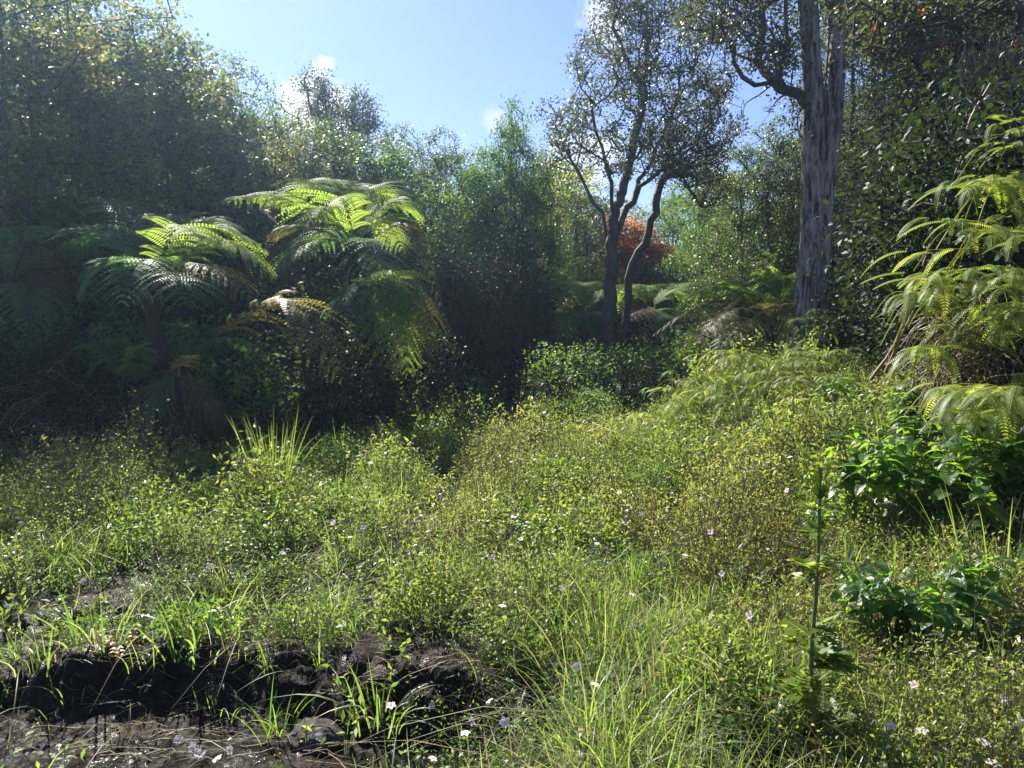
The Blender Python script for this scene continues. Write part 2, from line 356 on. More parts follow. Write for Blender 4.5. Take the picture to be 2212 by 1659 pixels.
# ---------------------------------------------------------------- trees
def grow(trunks, atts, seg=.28, jit=.05, rbase=.12, rtip=.006, up=.25, expo=.55):
    """trunks: list of polylines (first node of the first is the root); atts: cluster points. Returns node arrays."""
    pos = []; par = []
    for ti, t in enumerate(trunks):
        t = np.asarray(t, float); Ls = np.linalg.norm(np.diff(t, axis=0), axis=1).sum(); s = spline(t, max(4, int(Ls / seg)))
        s[1:-1] += rng.normal(size=s[1:-1].shape) * jit * .5
        if ti == 0: last = -1
        else:
            d = np.linalg.norm(np.array(pos) - s[0], axis=1); last = int(d.argmin())
        for q in s: pos.append(q); par.append(last); last = len(pos) - 1
    root = pos[0]; ends = []
    atts = np.asarray(atts); P = np.zeros((len(pos) + len(atts) * 14, 3)); n = len(pos); P[:n] = pos
    t0 = P[:n].copy(); dd = np.array([np.linalg.norm(t0 - a, axis=1).min() for a in atts]); order = dd.argsort()
    for k in order:
        a = atts[k]; d = np.linalg.norm(P[:n] - a, axis=1) + up * np.maximum(0, P[:n, 2] - a[2] + .3) * 1.5
        j = int(d.argmin()); b = P[j]; L = np.linalg.norm(a - b); m = int(np.clip(L / seg, 1, 12)); last = j
        midp = (a + b) / 2 + rng.normal(size=3) * jit * L * 1.5 - np.array([0, 0, .10 * L])
        for i in range(1, m + 1):
            t = i / m; q = (1 - t)**2 * b + 2 * t * (1 - t) * midp + t * t * a
            if i < m: q = q + rng.normal(size=3) * jit * .5
            P[n] = q; par.append(last); last = n; n += 1
        ends.append(last)
    cnt = np.zeros(n); cnt[ends] = 1
    for i in range(n - 1, 0, -1):
        if par[i] >= 0: cnt[par[i]] += cnt[i]
    r = rtip + (rbase - rtip) * (np.maximum(cnt, .5) / cnt.max())**expo
    return P[:n], np.array(par), r, np.array(ends)
def skin(P, par, r, mat_, name, parent, s=5, flare=True):
    i = np.where(par >= 0)[0]; mb = MB()
    thick = r[i] > .03
    for sel, sd in ((thick, s + 3), (~thick, 4)):
        j = i[sel]
        if len(j): 
            d = unit(P[j] - P[par[j]]) * (r[j] * .3)[:, None]
            tubes(mb, P[par[j]] - d * .5, P[j] + d * .5, np.minimum(r[par[j]], r[j] * 1.25), r[j], U(0, 1, len(j)), sd)
    return mb.build(name, mat_, parent, smooth=True)
def crown(mb, pts, per, spread, L, W, up=.2, tone=None, flat=.7):
    n = len(pts) * per
    c = np.repeat(pts, per, 0); off = rng.normal(size=(n, 3)) * spread * .55; off[:, 2] *= flat
    Pn = c + off
    D = unit(off / max(spread, 1e-6) + rng.normal(size=(n, 3)) * .7); Nn = rdirs(n, 1.0)
    A = np.clip((np.repeat(tone, per) if tone is not None else .4) + rng.normal(size=n) * .2, 0, 1)
    s = U(.6, 1.25, n)
    leaf(mb, Pn, D, Nn, L * s, W * s, A)
def ellipsoids(spec, n):
    """spec: (cx,cy,cz,rx,ry,rz); points biased to the shell"""
    spec = np.array(spec, float); vol = spec[:, 3] * spec[:, 4] * spec[:, 5]; k = rng.choice(len(spec), n, p=vol / vol.sum())
    d = rdirs(n); rr = U(.25, 1, n)**.5
    return spec[k, :3] + d * rr[:, None] * spec[k, 3:]
def make_tree(name, label, cat, leafmat, h, r, z0, n, per, spread, L, W, lean=.3, stems=3, barkmat='twig', rb=.11, lobes=9, tone=.4, flat=.7):
    root = empty(name, (0, 0, 0), label, cat)
    lob = []
    for i in range(lobes):
        t = (i + .5) / lobes; a = i * 2.4 + U(0, 1); rad = r * (.55 + .5 * math.sin(math.pi * min(1, .15 + t * .95))) * .55
        q = r * U(.42, .62) * (1.1 - .35 * t)
        lob.append((math.cos(a) * rad, math.sin(a) * rad, z0 + (h - z0) * t, q, q, min(q * 1.1, (h - z0) * .22)))
    lob.append((0, 0, h - r * .5, r * .4, r * .4, r * .5))
    pts = ellipsoids(lob, n)
    tr = []
    for s in range(stems):
        a = s * 2.1 + U(0, 1); e = lean * r * U(.5, 1.3); b = .12 * (s > 0)
        tr.append([(math.cos(a) * b, math.sin(a) * b, -.2), (math.cos(a) * e * .3, math.sin(a) * e * .3, h * .3), (math.cos(a) * e * .8, math.sin(a) * e * .8, h * .6), (math.cos(a) * e, math.sin(a) * e, h * .88)])
    P, par, rr, ends = grow(tr, pts, rbase=rb, jit=.05)
    skin(P, par, rr, M[barkmat], 'trunk', root)
    mb = MB(); lt = fbm(pts[:, 0] * 1.3 + 9, pts[:, 2] * 1.3 + pts[:, 1]) * 1.4
    crown(mb, pts, per, spread, L, W, tone=tone + lt, flat=flat)
    mb.build('crown', M[leafmat], root)
    return root
V_ = {}
V_['A'] = Kit(make_tree('leafy_tree', 'x', 'tree', 'olive', 7.2, 2.3, 1.0, 760, 46, .20, .084, .050, tone=.45, lobes=12))
V_['B'] = Kit(make_tree('leafy_tree', 'x', 'tree', 'canopy', 7.2, 2.2, .8, 820, 48, .20, .074, .044, tone=.42, lobes=12))
V_['C'] = Kit(make_tree('leafy_tree', 'x', 'tree', 'canopy', 7.0, 1.6, 1.6, 520, 40, .20, .060, .036, tone=.35, lobes=9, stems=2))
V_['D'] = Kit(make_tree('leafy_tree', 'x', 'tree', 'bush', 6.5, 2.0, .5, 820, 50, .24, .085, .045, tone=.35, lobes=13))
V_['E'] = Kit(make_tree('leafy_tree', 'x', 'tree', 'ohia', 7.0, 1.1, 3.2, 340, 40, .19, .065, .036, tone=.35, lobes=6, stems=1))
V_['O'] = Kit(make_tree('orange_leaved_tree', 'x', 'tree', 'orange', 4.2, 1.5, .8, 320, 60, .26, .09, .055, tone=.5, lobes=7))
V_['L'] = Kit(make_tree('leafy_tree', 'x', 'tree', 'limebush', 5.5, 1.3, .6, 380, 46, .3, .075, .04, tone=.45, lobes=9))
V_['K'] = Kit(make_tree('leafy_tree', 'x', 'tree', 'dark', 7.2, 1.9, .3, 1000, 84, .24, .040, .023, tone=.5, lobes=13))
def tree(kind, u, vtop, Y, label, wid=1.0, group=None):
    o = V_[kind].get(); x = xat(u, Y); z = float(H(x, Y)); h0 = {'A': 7.4, 'B': 7.4, 'C': 7.1, 'D': 6.7, 'E': 7.2, 'O': 4.3, 'L': 5.6, 'K': 7.4}[kind]
    top = at(u, vtop, Y)[2]; s = (top - z) / h0
    place(o, (x, Y, z - .05), U(0, 6.28), (s * wid, s * wid, s), label, group)
    return o
for a in [
    ('A', 40, -120, 12.8, 'tall leafy tree with yellowish leaves at the left edge of the photo', 1.1),
    ('B', 150, -80, 15.5, 'tall dark-leaved tree rising out of the top left corner'),
    ('A', 275, 5, 14.6, 'tall tree with golden brown tinted leaves near the upper left sky edge', 1.15),
    ('A', 385, 70, 15.6, 'rounded leafy tree stepping down toward the sky, right of the tall golden one'),
    ('B', 462, 140, 17.5, 'tree with dark rounded crown sticking out against the sky at upper left', .9),
    ('A', 545, 215, 16.5, 'leafy tree behind the left tree fern, top just under the sky', 1.0),
    ('C', 615, 215, 18.5, 'smaller grey-green tree left of the white cloud', 1.1),
    ('E', 715, 150, 21.5, 'narrow airy tree standing tallest in the left skyline beside the cloud', .9),
    ('E', 785, 185, 22.0, 'narrow airy tree just right of the cloud, twin of the taller one', .95),
    ('A', 655, 300, 18.0, 'dense sparkling leafy tree above the bright tree fern crown', 1.1),
    ('B', 760, 270, 17.5, 'broad leafy tree directly behind the bright tree fern', 1.1),
    ('D', 850, 315, 17.0, 'green leafy tree right of the bright fern crown', .95),
    ('C', 915, 285, 20.0, 'slender tree making a small peak in the skyline left of centre', .9),
    ('B', 975, 305, 19.5, 'leafy tree making the low point of the skyline at centre', .9),
    ('D', 1040, 345, 17.5, 'leafy tree under the lowest patch of sky, left of the vine-hung tree', .8),
    ('D', 1105, 240, 17.8, 'tall leafy tree with dark vines in its crown, left of the open tree', .62),
    ('B', 1160, 330, 18.5, 'dark leafy tree right beside the vine-hung one', .6),
    ('L', 1215, 385, 22.5, 'yellow-green tree seen left of the open-crowned tree trunk', 1.2),
    ('B', 1285, 410, 26.0, 'brownish thin tree behind the base of the open-crowned tree', 1.2),
    ('O', 1365, 492, 24.5, 'bright orange leaved tree glowing between the trunks in the distance', 1.5),
    ('D', 1450, 410, 25.0, 'thin grey-green tree behind the orange one, to its right', 1.2),
    ('D', 1530, 350, 21.5, 'dense green tree right of the leaning branch of the open tree', .85),
    ('B', 1610, 300, 18.0, 'dense rounded dark green tree left of the big grey trunk', .95),
    ('B', 1690, 275, 17.0, 'tall dense tree directly left behind the big grey trunk', .8),
    ('L', 1730, 430, 13.6, 'thin yellow-green sapling just behind the left side of the grey trunk', .35),
    ('K', 1870, -90, 15.0, 'tall dark tree right behind the big grey trunk', .9),
    ('B', 1960, -120, 16.5, 'tall tree with sky showing through its leaves, right of the grey trunk', 1.2),
    ('K', 2035, -60, 15.5, 'dark tree deep in the shade at the upper right', 1.1),
    ('K', 2120, -120, 13.6, 'thin-leaved tree behind the mossy limb at the upper right', 1.2),
    ('K', 2235, -100, 12.0, 'dark leafy tree at the right edge of the photo', 1.0),
]: tree(*a)
k = 0
tree('B', 1195, 350, 25.0, 'dense tree filling the gap left of the open-crowned tree', 1.3)
for u, v, Y, kd in [(-100, 60, 17, 'B'), (60, 60, 20, 'B'), (230, 120, 21, 'D'), (400, 200, 21, 'B'), (540, 300, 23, 'D'), (660, 360, 25, 'B'), (800, 390, 27, 'D'), (930, 400, 27, 'B'), (1060, 400, 26, 'D'),
                    (1160, 470, 29, 'C'), (1250, 500, 31, 'D'), (1330, 530, 33, 'B'), (1420, 520, 32, 'D'), (1540, 470, 27, 'B'), (1640, 420, 25, 'D'), (1760, 330, 24, 'B'), (1850, 250, 22, 'D'), (1950, 180, 24, 'B'), (2080, 160, 23, 'D'), (2220, 140, 20, 'B')]:
    place_words = ['far left edge', 'left edge', 'tall golden tree', 'dark rounded crown', 'left skyline', 'bright tree fern', 'narrow twin trees', 'low skyline', 'vine-hung tree', 'yellow-green tree', 'open-crowned trunk',
                   'orange tree', 'leaning branch', 'dense green tree', 'rounded green tree', 'big grey trunk', 'dark shaded tree', 'thin dark tree', 'mossy limb', 'right edge'][k]
    tree(kd, u, v, Y, 'dim leafy tree filling the second row behind the ' + place_words, 1.35, 'second row of forest trees'); k += 1

# the open-crowned tree in the middle
Yc = 15.6
def line(pts, Y, dy=0): return [at(u, v, Y + dy * i / max(1, len(pts) - 1)) for i, (u, v) in enumerate(pts)]
def disc_pts(specs, Y, dY, n):
    w_ = np.array([s[2] * s[3] for s in specs], float); k = rng.choice(len(specs), n, p=w_ / w_.sum()); o = []
    for j in k:
        a, r = U(0, 6.28), U(0, 1)**.5; s = specs[j]
        yy = Y + (s[4] if len(s) > 4 else 0) + dY * U(-1, 1) * math.sqrt(1 - r * r * .8)
        o.append(at(s[0] + s[2] * r * math.cos(a), s[1] + s[3] * r * math.sin(a), yy))
    return np.array(o)
def hero(name, label, cat, trunks, pts, rbase, per, spread, L, W, leafm, barkm, rtip=.007, jit=.07, expo=.5, tone=.35, seg=.3, up=.3):
    base = trunks[0][0]; root = empty(name, base, label, cat)
    tr = [np.array(t) - base for t in trunks]; pts = np.array(pts) - base
    P, par, r, e = grow(tr, pts, seg=seg, rbase=rbase, rtip=rtip, jit=jit, expo=expo, up=up)
    skin(P, par, r, M[barkm], 'trunk', root)
    mb = MB(); crown(mb, pts, per, spread, L, W, tone=np.full(len(pts), tone) + U(-.2, .2, len(pts)), flat=.8); mb.build('crown', M[leafm], root)
    return root
b0 = at(1312, 790, Yc); b0[2] = H(b0[0], b0[1]) - .1
t0 = line([(1318, 650), (1322, 560), (1328, 470), (1340, 420), (1352, 380)], Yc)
cen = hero('open_crowned_tree', 'slender open-crowned tree with forking dark limbs against the sky, right of centre', 'tree',
     [[b0] + t0,
      line([(1328, 480), (1318, 400), (1300, 330), (1275, 240), (1250, 150), (1260, 90)], Yc, -.8),
      line([(1326, 520), (1356, 450), (1378, 405), (1412, 340), (1445, 250), (1490, 170), (1520, 90)], Yc, 1.0),
      line([(1340, 425), (1356, 370), (1372, 300), (1388, 180), (1400, 60), (1395, -80)], Yc, .5),
      line([(1322, 560), (1300, 470), (1262, 400), (1225, 330), (1200, 260), (1190, 225)], Yc, .9),
      line([(1378, 405), (1420, 380), (1465, 340), (1500, 320), (1540, 280)], Yc, -1),
      line([(1388, 180), (1350, 120), (1330, 60), (1345, -20)], Yc, -.9)],
     disc_pts([(1330, 120, 95, 95), (1225, 255, 58, 60), (1400, 120, 110, 130), (1300, 290, 110, 90), (1460, 250, 100, 120), (1400, 0, 120, 70), (1500, 330, 70, 80), (1535, 130, 55, 110), (1215, 340, 45, 70, .8), (1400, 330, 110, 60), (1345, -60, 150, 60), (1265, 110, 30, 60)], Yc, 1.5, 820),
     .135, 36, .165, .064, .038, 'ohia', 'bark', rtip=.0065, jit=.06, expo=.6, seg=.24)
b1 = at(1350, 760, 16.4); b1[2] = H(b1[0], b1[1]) - .1
hero('leaning_tree', 'tree with a long leaning dark trunk right of the open-crowned one', 'tree',
     [[b1] + line([(1352, 620), (1395, 520), (1418, 440), (1440, 370), (1480, 300)], 16.4)],
     disc_pts([(1480, 300, 60, 80), (1530, 400, 50, 50), (1560, 270, 40, 90), (1440, 360, 40, 40)], 16.4, 1.0, 170), .085, 40, .17, .062, .036, 'ohia', 'bark', rtip=.006, jit=.07, expo=.6)

# big grey trunk, double stem
def stem_tube(mb, prof, Y, dy, seed):
    prof = np.array(sorted(prof, reverse=False), float); v = np.linspace(prof[0, 0], prof[-1, 0], 420); cu = np.interp(v, prof[:, 0], prof[:, 1]); wd = np.interp(v, prof[:, 0], prof[:, 2])
    pts = np.array([at(a, b, Y + dy) for a, b in zip(cu, v)]); rad = wd / 2 / F * Y * .92
    s = 96; a = np.arange(s) * 2 * math.pi / s; zz = pts[:, 2]
    AA, ZZ = np.meshgrid(a, zz)
    twist = AA + .25 * np.sin(ZZ * .9 + seed)
    wrap = lambda f1, f2, o=0: (fbm(np.cos(twist) * f1 + 20 + o, np.sin(twist) * f1 + ZZ * f2 + seed, 3))
    ridge = 1 - np.abs(wrap(4.2, .7)) * 5
    rr = rad[:, None] * (1 + .10 * wrap(1.1, .5, 40) * 2 + .085 * ridge + .05 * wrap(9, 2.6, 7) * 2)
    plate = np.floor((wrap(5, 1.3, 60) + .5) * 6) / 6
    rr = rr + rad[:, None] * .13 * (plate - .5) + rad[:, None] * np.where(np.abs(wrap(6.5, .8, 90)) < .022, -.22, 0)
    Vv = pts[:, None] + np.stack([np.cos(AA) * rr, np.sin(AA) * rr, 0 * rr], -1)
    n = len(v); I = np.arange(n * s).reshape(n, s); J = np.roll(I, -1, 1)
    mb.add(Vv, np.stack([I[:-1], I[1:], J[1:], J[:-1]], -1), .5)
gb = at(1752, 780, 11.2); gb[2] = H(gb[0], gb[1]) - .3
grt = empty('grey_trunk_tree', gb, 'big tree with a double grey shaggy-barked trunk and crooked limbs, right of centre', 'tree')
mb = MB()
stem_tube(mb, [(860, 1738, 78), (760, 1740, 66), (725, 1742, 60), (567, 1750, 54), (444, 1757, 50), (342, 1757, 52), (239, 1757, 45), (171, 1756, 40), (0, 1746, 42), (-200, 1735, 40), (-420, 1700, 30)], 11.2, 0, 3)
stem_tube(mb, [(860, 1768, 64), (760, 1764, 54), (725, 1763, 50), (567, 1768, 46), (444, 1775, 46), (342, 1786, 50), (239, 1797, 46), (171, 1803, 42), (0, 1812, 49), (-200, 1835, 42), (-420, 1880, 30)], 11.2, .03, 11)
mb.V = [q - gb.astype(np.float32) for q in mb.V]
mb.build('trunk', M['greybark'], grt, smooth=True)
tr = [line([(1745, 228), (1700, 200), (1668, 178), (1650, 140), (1640, 100), (1646, 40), (1648, -40)], 11.2, .5),
      line([(1668, 178), (1625, 178), (1594, 150), (1583, 105), (1570, 82), (1525, 68), (1460, 50)], 11.3, .9),
      line([(1594, 150), (1574, 145), (1530, 158), (1480, 190)], 11.5, .6),
      line([(1700, 200), (1690, 140), (1700, 60), (1690, -60)], 11.2, -.7),
      line([(1745, -40), (1690, -120), (1640, -200), (1560, -260)], 11.2, -.8),
      line([(1820, -40), (1880, -60), (1950, -70), (2040, -90)], 11.2, .8)]
pts = disc_pts([(1640, 60, 95, 75), (1560, 30, 80, 70), (1690, 130, 35, 80), (1500, 60, 60, 50), (1600, -80, 160, 80), (1850, -20, 90, 60), (1720, -80, 100, 80), (1950, -60, 80, 60), (1650, 120, 50, 30), (1720, 250, 15, 40)], 11.4, 1.3, 620)
tr = [np.array(t) - gb for t in tr]
P, par, r, e = grow(tr, pts - gb, seg=.22, rbase=.078, rtip=.005, jit=.06, expo=.5)
skin(P, par, r, M['bark'], 'limb', grt)
mb = MB(); crown(mb, pts - gb, 24, .2, .062, .036, tone=np.full(len(pts), .35), flat=.8); mb.build('crown', M['ohia'], grt)
# bare twigs hanging in the sky gap
mb = MB()
for (a, b_, c_, d_) in [((1668, 182), (1640, 205), (1610, 225), (1605, 262)), ((1700, 203), (1680, 215), (1665, 235), (1655, 242))]:
    poly(mb, spline([at(*q, 11.3) - gb for q in (a, b_, c_, d_)], 9), .014, .004, .5, 5)
    for _ in range(5):
        q0 = at(U(c_[0] - 10, c_[0] + 12), U(c_[1], d_[1]), 11.3) - gb; poly(mb, spline([q0, q0 + rng.normal(size=3) * .12, q0 + rng.normal(size=3) * .25 - [0, 0, .1]], 5), .006, .002, .5, 4)
mb.build('bare_branch', M['bark'], grt)

# mossy limbed tree at the right with hanging dead vines
b2 = np.array([7.9, 8.6, 0.]); b2[2] = H(7.9, 8.6) - .1
hero('mossy_limb_tree', 'tree reaching a long mossy limb into the upper right corner, with a few red leaves', 'tree',
     [[b2, b2 + [0, 0, 2.2], b2 + [-.2, 0, 3.6]], [b2 + [-.1, 0, 3.0]] + line([(2260, 120), (2170, 108), (2090, 75), (2040, 40), (1985, 5), (1955, -40)], 8.4), line([(2120, 90), (2060, 96), (1990, 100), (1930, 105), (1850, 95)], 8.3),
      line([(2212, 20), (2150, 25), (2100, 60)], 8.2)],
     disc_pts([(2000, 20, 120, 50), (1930, 90, 90, 35), (2120, 0, 100, 40), (1900, 10, 80, 50), (2010, 160, 80, 50, 1.5), (2200, -60, 80, 60)], 8.6, 1.1, 330), .062, 26, .2, .055, .034, 'ohia', 'bark', jit=.07, expo=.42)
mb = MB(); n = 26; c = np.array([at(U(1940, 2215), U(20, 140), 8.0) for _ in range(n)])
for q in [(1955, 50), (2035, 98), (2045, 96), (2195, 95), (2205, 108), (1985, 28), (1880, 70)]:
    c = np.vstack([c, np.array(at(*q, 7.9))[None].repeat(4, 0) + rng.normal(size=(4, 3)) * .03])
c = c[-28:]; ro = bpy.data.objects['mossy_limb_tree']; o0 = np.array(ro.location)
for k_ in range(7):
    rl = MB(); q = c[k_ * 4:k_ * 4 + 4] - o0; leaf2(rl, q, rdirs(4), rdirs(4, .5), .045, .03, U(0, 1, 4)); rl.build('red_leaf_cluster', M['redleaf'], ro)['label'] = 'cluster of red leaves'


# hanging vines and roots (dead)
def strands(mb, starts, ends, sag, r, wob=.05, n=10):
    for a, b in zip(starts, ends):
        t = np.linspace(0, 1, n)[:, None]; q = a * (1 - t) + b * t; q[:, 2] -= sag * np.sin(np.pi * t[:, 0]); q[1:] += np.cumsum(rng.normal(size=(n - 1, 3)), 0) * wob / 3
        poly(mb, q, r * U(.7, 1.3), r * .4, U(0, 1), 4)
mb = MB(); S = []; E = []
for _ in range(70):
    u = U(2085, 2230); v = U(60, 120); Y = U(7.4, 8.2); a = at(u, v, Y); b = at(u + U(-22, 12), v + abs(rng.normal()) * 110 + 40, Y); S.append(a); E.append(b)
strands(mb, S, E, 0, .008, .10)
for _ in range(14):
    u = U(2100, 2118); S = [at(u, 110, 7.8)]; E = [at(u - U(2, 22), U(230, 300), 7.8)]; strands(mb, S, E, 0, .010, .05)
tag(mb.build('hanging_dead_vines', M['dry']), 'pale dead vines and roots dangling from the mossy limb at right', 'vines', kind='stuff')
def tangle(name, label, cu, cv, ru, rv, Y, dY, n, r, L, droop=.5, m='dry', kind='stuff', lf=0):
    mb = MB()
    for _ in range(n):
        a, q = U(0, 6.28), U(0, 1)**.5; p0 = at(cu + ru * q * math.cos(a), cv + rv * q * math.sin(a), Y + dY * U(-1, 1))
        d = unit(rng.normal(size=3) * [1, .6, .8]); pts = [p0]
        for i in range(7):
            d = unit(d + rng.normal(size=3) * .35 - np.array([0, 0, droop * .25])); pts.append(pts[-1] + d * L / 7)
        poly(mb, np.array(pts), r * U(.6, 1.3), r * .5, U(0, 1), 3)
    o = mb.build(name, M[m]); tag(o, label, 'vines', kind=kind); return o
tangle('dead_vine_tangle', 'pale brown tangle of dead vines lit by the sun right of the grey trunk', 1870, 510, 65, 60, 12.6, .6, 420, .006, .75)
tangle('dead_vine_tangle', 'dark brown curtain of dead vines behind the grey trunk', 1900, 400, 100, 180, 13.0, .6, 420, .005, 1.0, 1.0, 'twig')
tangle('dead_vine_tangle', 'brown dead fern stems hanging below the sunny fern bank', 2110, 740, 110, 110, 5.5, .5, 700, .004, .5, 1.0)
tangle('dead_vine_tangle', 'dark tangled stems on the shaded slope between grey trunk and fern bank', 1890, 720, 90, 100, 11.9, .6, 700, .006, .8)
tangle('dead_vine_tangle', 'thin bare stems tangled in the shade at the lower left forest edge', 80, 900, 130, 100, 9.0, .8, 150, .003, 1.3)
mb = MB()
for pts in [[(1880, 820), (1935, 740), (1985, 600), (2040, 440), (2080, 330)], [(2085, 300), (2100, 250), (2140, 180)], [(1912, 805), (1960, 700), (1990, 640)]]:
    poly(mb, spline([at(*q, 5.6) for q in pts], 14), .013, .007, .6, 6)
tag(mb.build('bare_stems', M['dry']), 'long straight bare grey stems leaning up through the fern bank', 'stems')

# ---------------------------------------------------------------- shrubs, vines
def make_bush(name, cat, leafm, h, r, n, per, spread, L, W, tone=.4, hang=False):
    root = empty(name, (0, 0, 0), 'x', cat); pts = ellipsoids([(0, 0, h * .45, r, r, h * .5), (r * .4, .1, h * .7, r * .5, r * .5, h * .28), (-r * .4, -.1, h * .6, r * .5, r * .5, h * .25)], n)
    pts[:, 2] = np.maximum(pts[:, 2], .05)
    P, par, rr, e = grow([[(0, 0, -.1), (.02, 0, h * .3), (.05, .05, h * .7)], [(.05, 0, -.1), (.3 * r, 0, h * .3), (.5 * r, .1, h * .6)]], pts, seg=.12, rbase=.025, rtip=.003, jit=.03)
    skin(P, par, rr, M['twig'], 'stems', root); mb = MB(); nn = n * per; c = np.repeat(pts, per, 0) + rng.normal(size=(nn, 3)) * spread * .6
    D = unit(rng.normal(size=(nn, 3)) + (np.array([0, 0, -.8]) if hang else np.array([0, 0, .2]))); A = np.clip(np.repeat(tone + U(-.2, .3, n), per) + rng.normal(size=nn) * .15, 0, 1); s = U(.6, 1.3, nn)
    leaf2(mb, c, D, rdirs(nn, 1.2), L * s, W * s, A, k=2) if not hang else leaf(mb, c, D, rdirs(nn, 1), L * s, W * s, A)
    mb.build('leaves', M[leafm], root); return root
B_ = {'b': Kit(make_bush('shrub', 'shrub', 'bush', 1.5, .9, 150, 14, .16, .085, .05)),
      'd': Kit(make_bush('shrub', 'shrub', 'dark', 1.6, 1.0, 230, 30, .18, .055, .032)),
      's': Kit(make_bush('shrub', 'shrub', 'bush', 1.1, .7, 160, 18, .12, .045, .026)),
      'l': Kit(make_bush('shrub', 'shrub', 'limebush', 1.2, .8, 150, 16, .14, .05, .028))}
def vine_column():
    root = empty('vine_curtain', (0, 0, 0), 'x', 'vines'); mb = MB(); lf = MB()
    for i in range(60):
        a, q = U(0, 6.28), U(.2, 1)**.5; x, y = math.cos(a) * q * .75, math.sin(a) * q * .5; z1 = U(2.5, 5.0) * (1.1 - .4 * q); L = U(1.2, z1)
        t = np.linspace(0, 1, 12)[:, None]; pts = np.hstack([x + .12 * np.cumsum(rng.normal(size=(12, 1)), 0) * .3, y + .1 * np.cumsum(rng.normal(size=(12, 1)), 0) * .3, z1 - L * t])
        poly(mb, pts, .006, .003, .4, 4); n = int(L * 260); k = rng.integers(0, 12, n); c = pts[k] + rng.normal(size=(n, 3)) * [.10, .10, .12]
        leaf(lf, c, unit(rng.normal(size=(n, 3)) + [0, 0, -1.0]), rdirs(n, .6), U(.022, .045, n), U(.014, .024, n), np.clip(.35 + rng.normal(size=n) * .25, 0, 1))
    mb.build('stems', M['twig'], root); lf.build('leaves', M['dark'], root); return root
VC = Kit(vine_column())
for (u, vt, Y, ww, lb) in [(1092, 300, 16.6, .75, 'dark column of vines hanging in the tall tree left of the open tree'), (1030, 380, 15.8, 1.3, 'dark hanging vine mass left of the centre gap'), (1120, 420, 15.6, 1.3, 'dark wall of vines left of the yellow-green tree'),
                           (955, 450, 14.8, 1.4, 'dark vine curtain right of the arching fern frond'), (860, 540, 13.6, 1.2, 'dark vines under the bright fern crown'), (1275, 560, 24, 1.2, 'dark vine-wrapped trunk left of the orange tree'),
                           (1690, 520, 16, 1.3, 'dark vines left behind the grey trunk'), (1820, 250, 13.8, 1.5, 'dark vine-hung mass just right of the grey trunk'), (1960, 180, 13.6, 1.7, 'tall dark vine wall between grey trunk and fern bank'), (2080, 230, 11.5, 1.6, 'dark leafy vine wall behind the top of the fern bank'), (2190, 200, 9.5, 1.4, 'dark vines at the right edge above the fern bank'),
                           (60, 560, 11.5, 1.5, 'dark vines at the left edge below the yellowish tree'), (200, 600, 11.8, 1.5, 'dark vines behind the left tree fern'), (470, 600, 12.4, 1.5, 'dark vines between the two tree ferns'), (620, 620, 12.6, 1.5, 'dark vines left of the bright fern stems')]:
    o = VC.get(); x = xat(u, Y); z = float(H(x, Y)); s = (at(u, vt, Y)[2] - z) / 5.2; place(o, (x, Y, z), U(0, 6.28), (ww, ww, s), lb, 'curtains of vines on the forest edge')
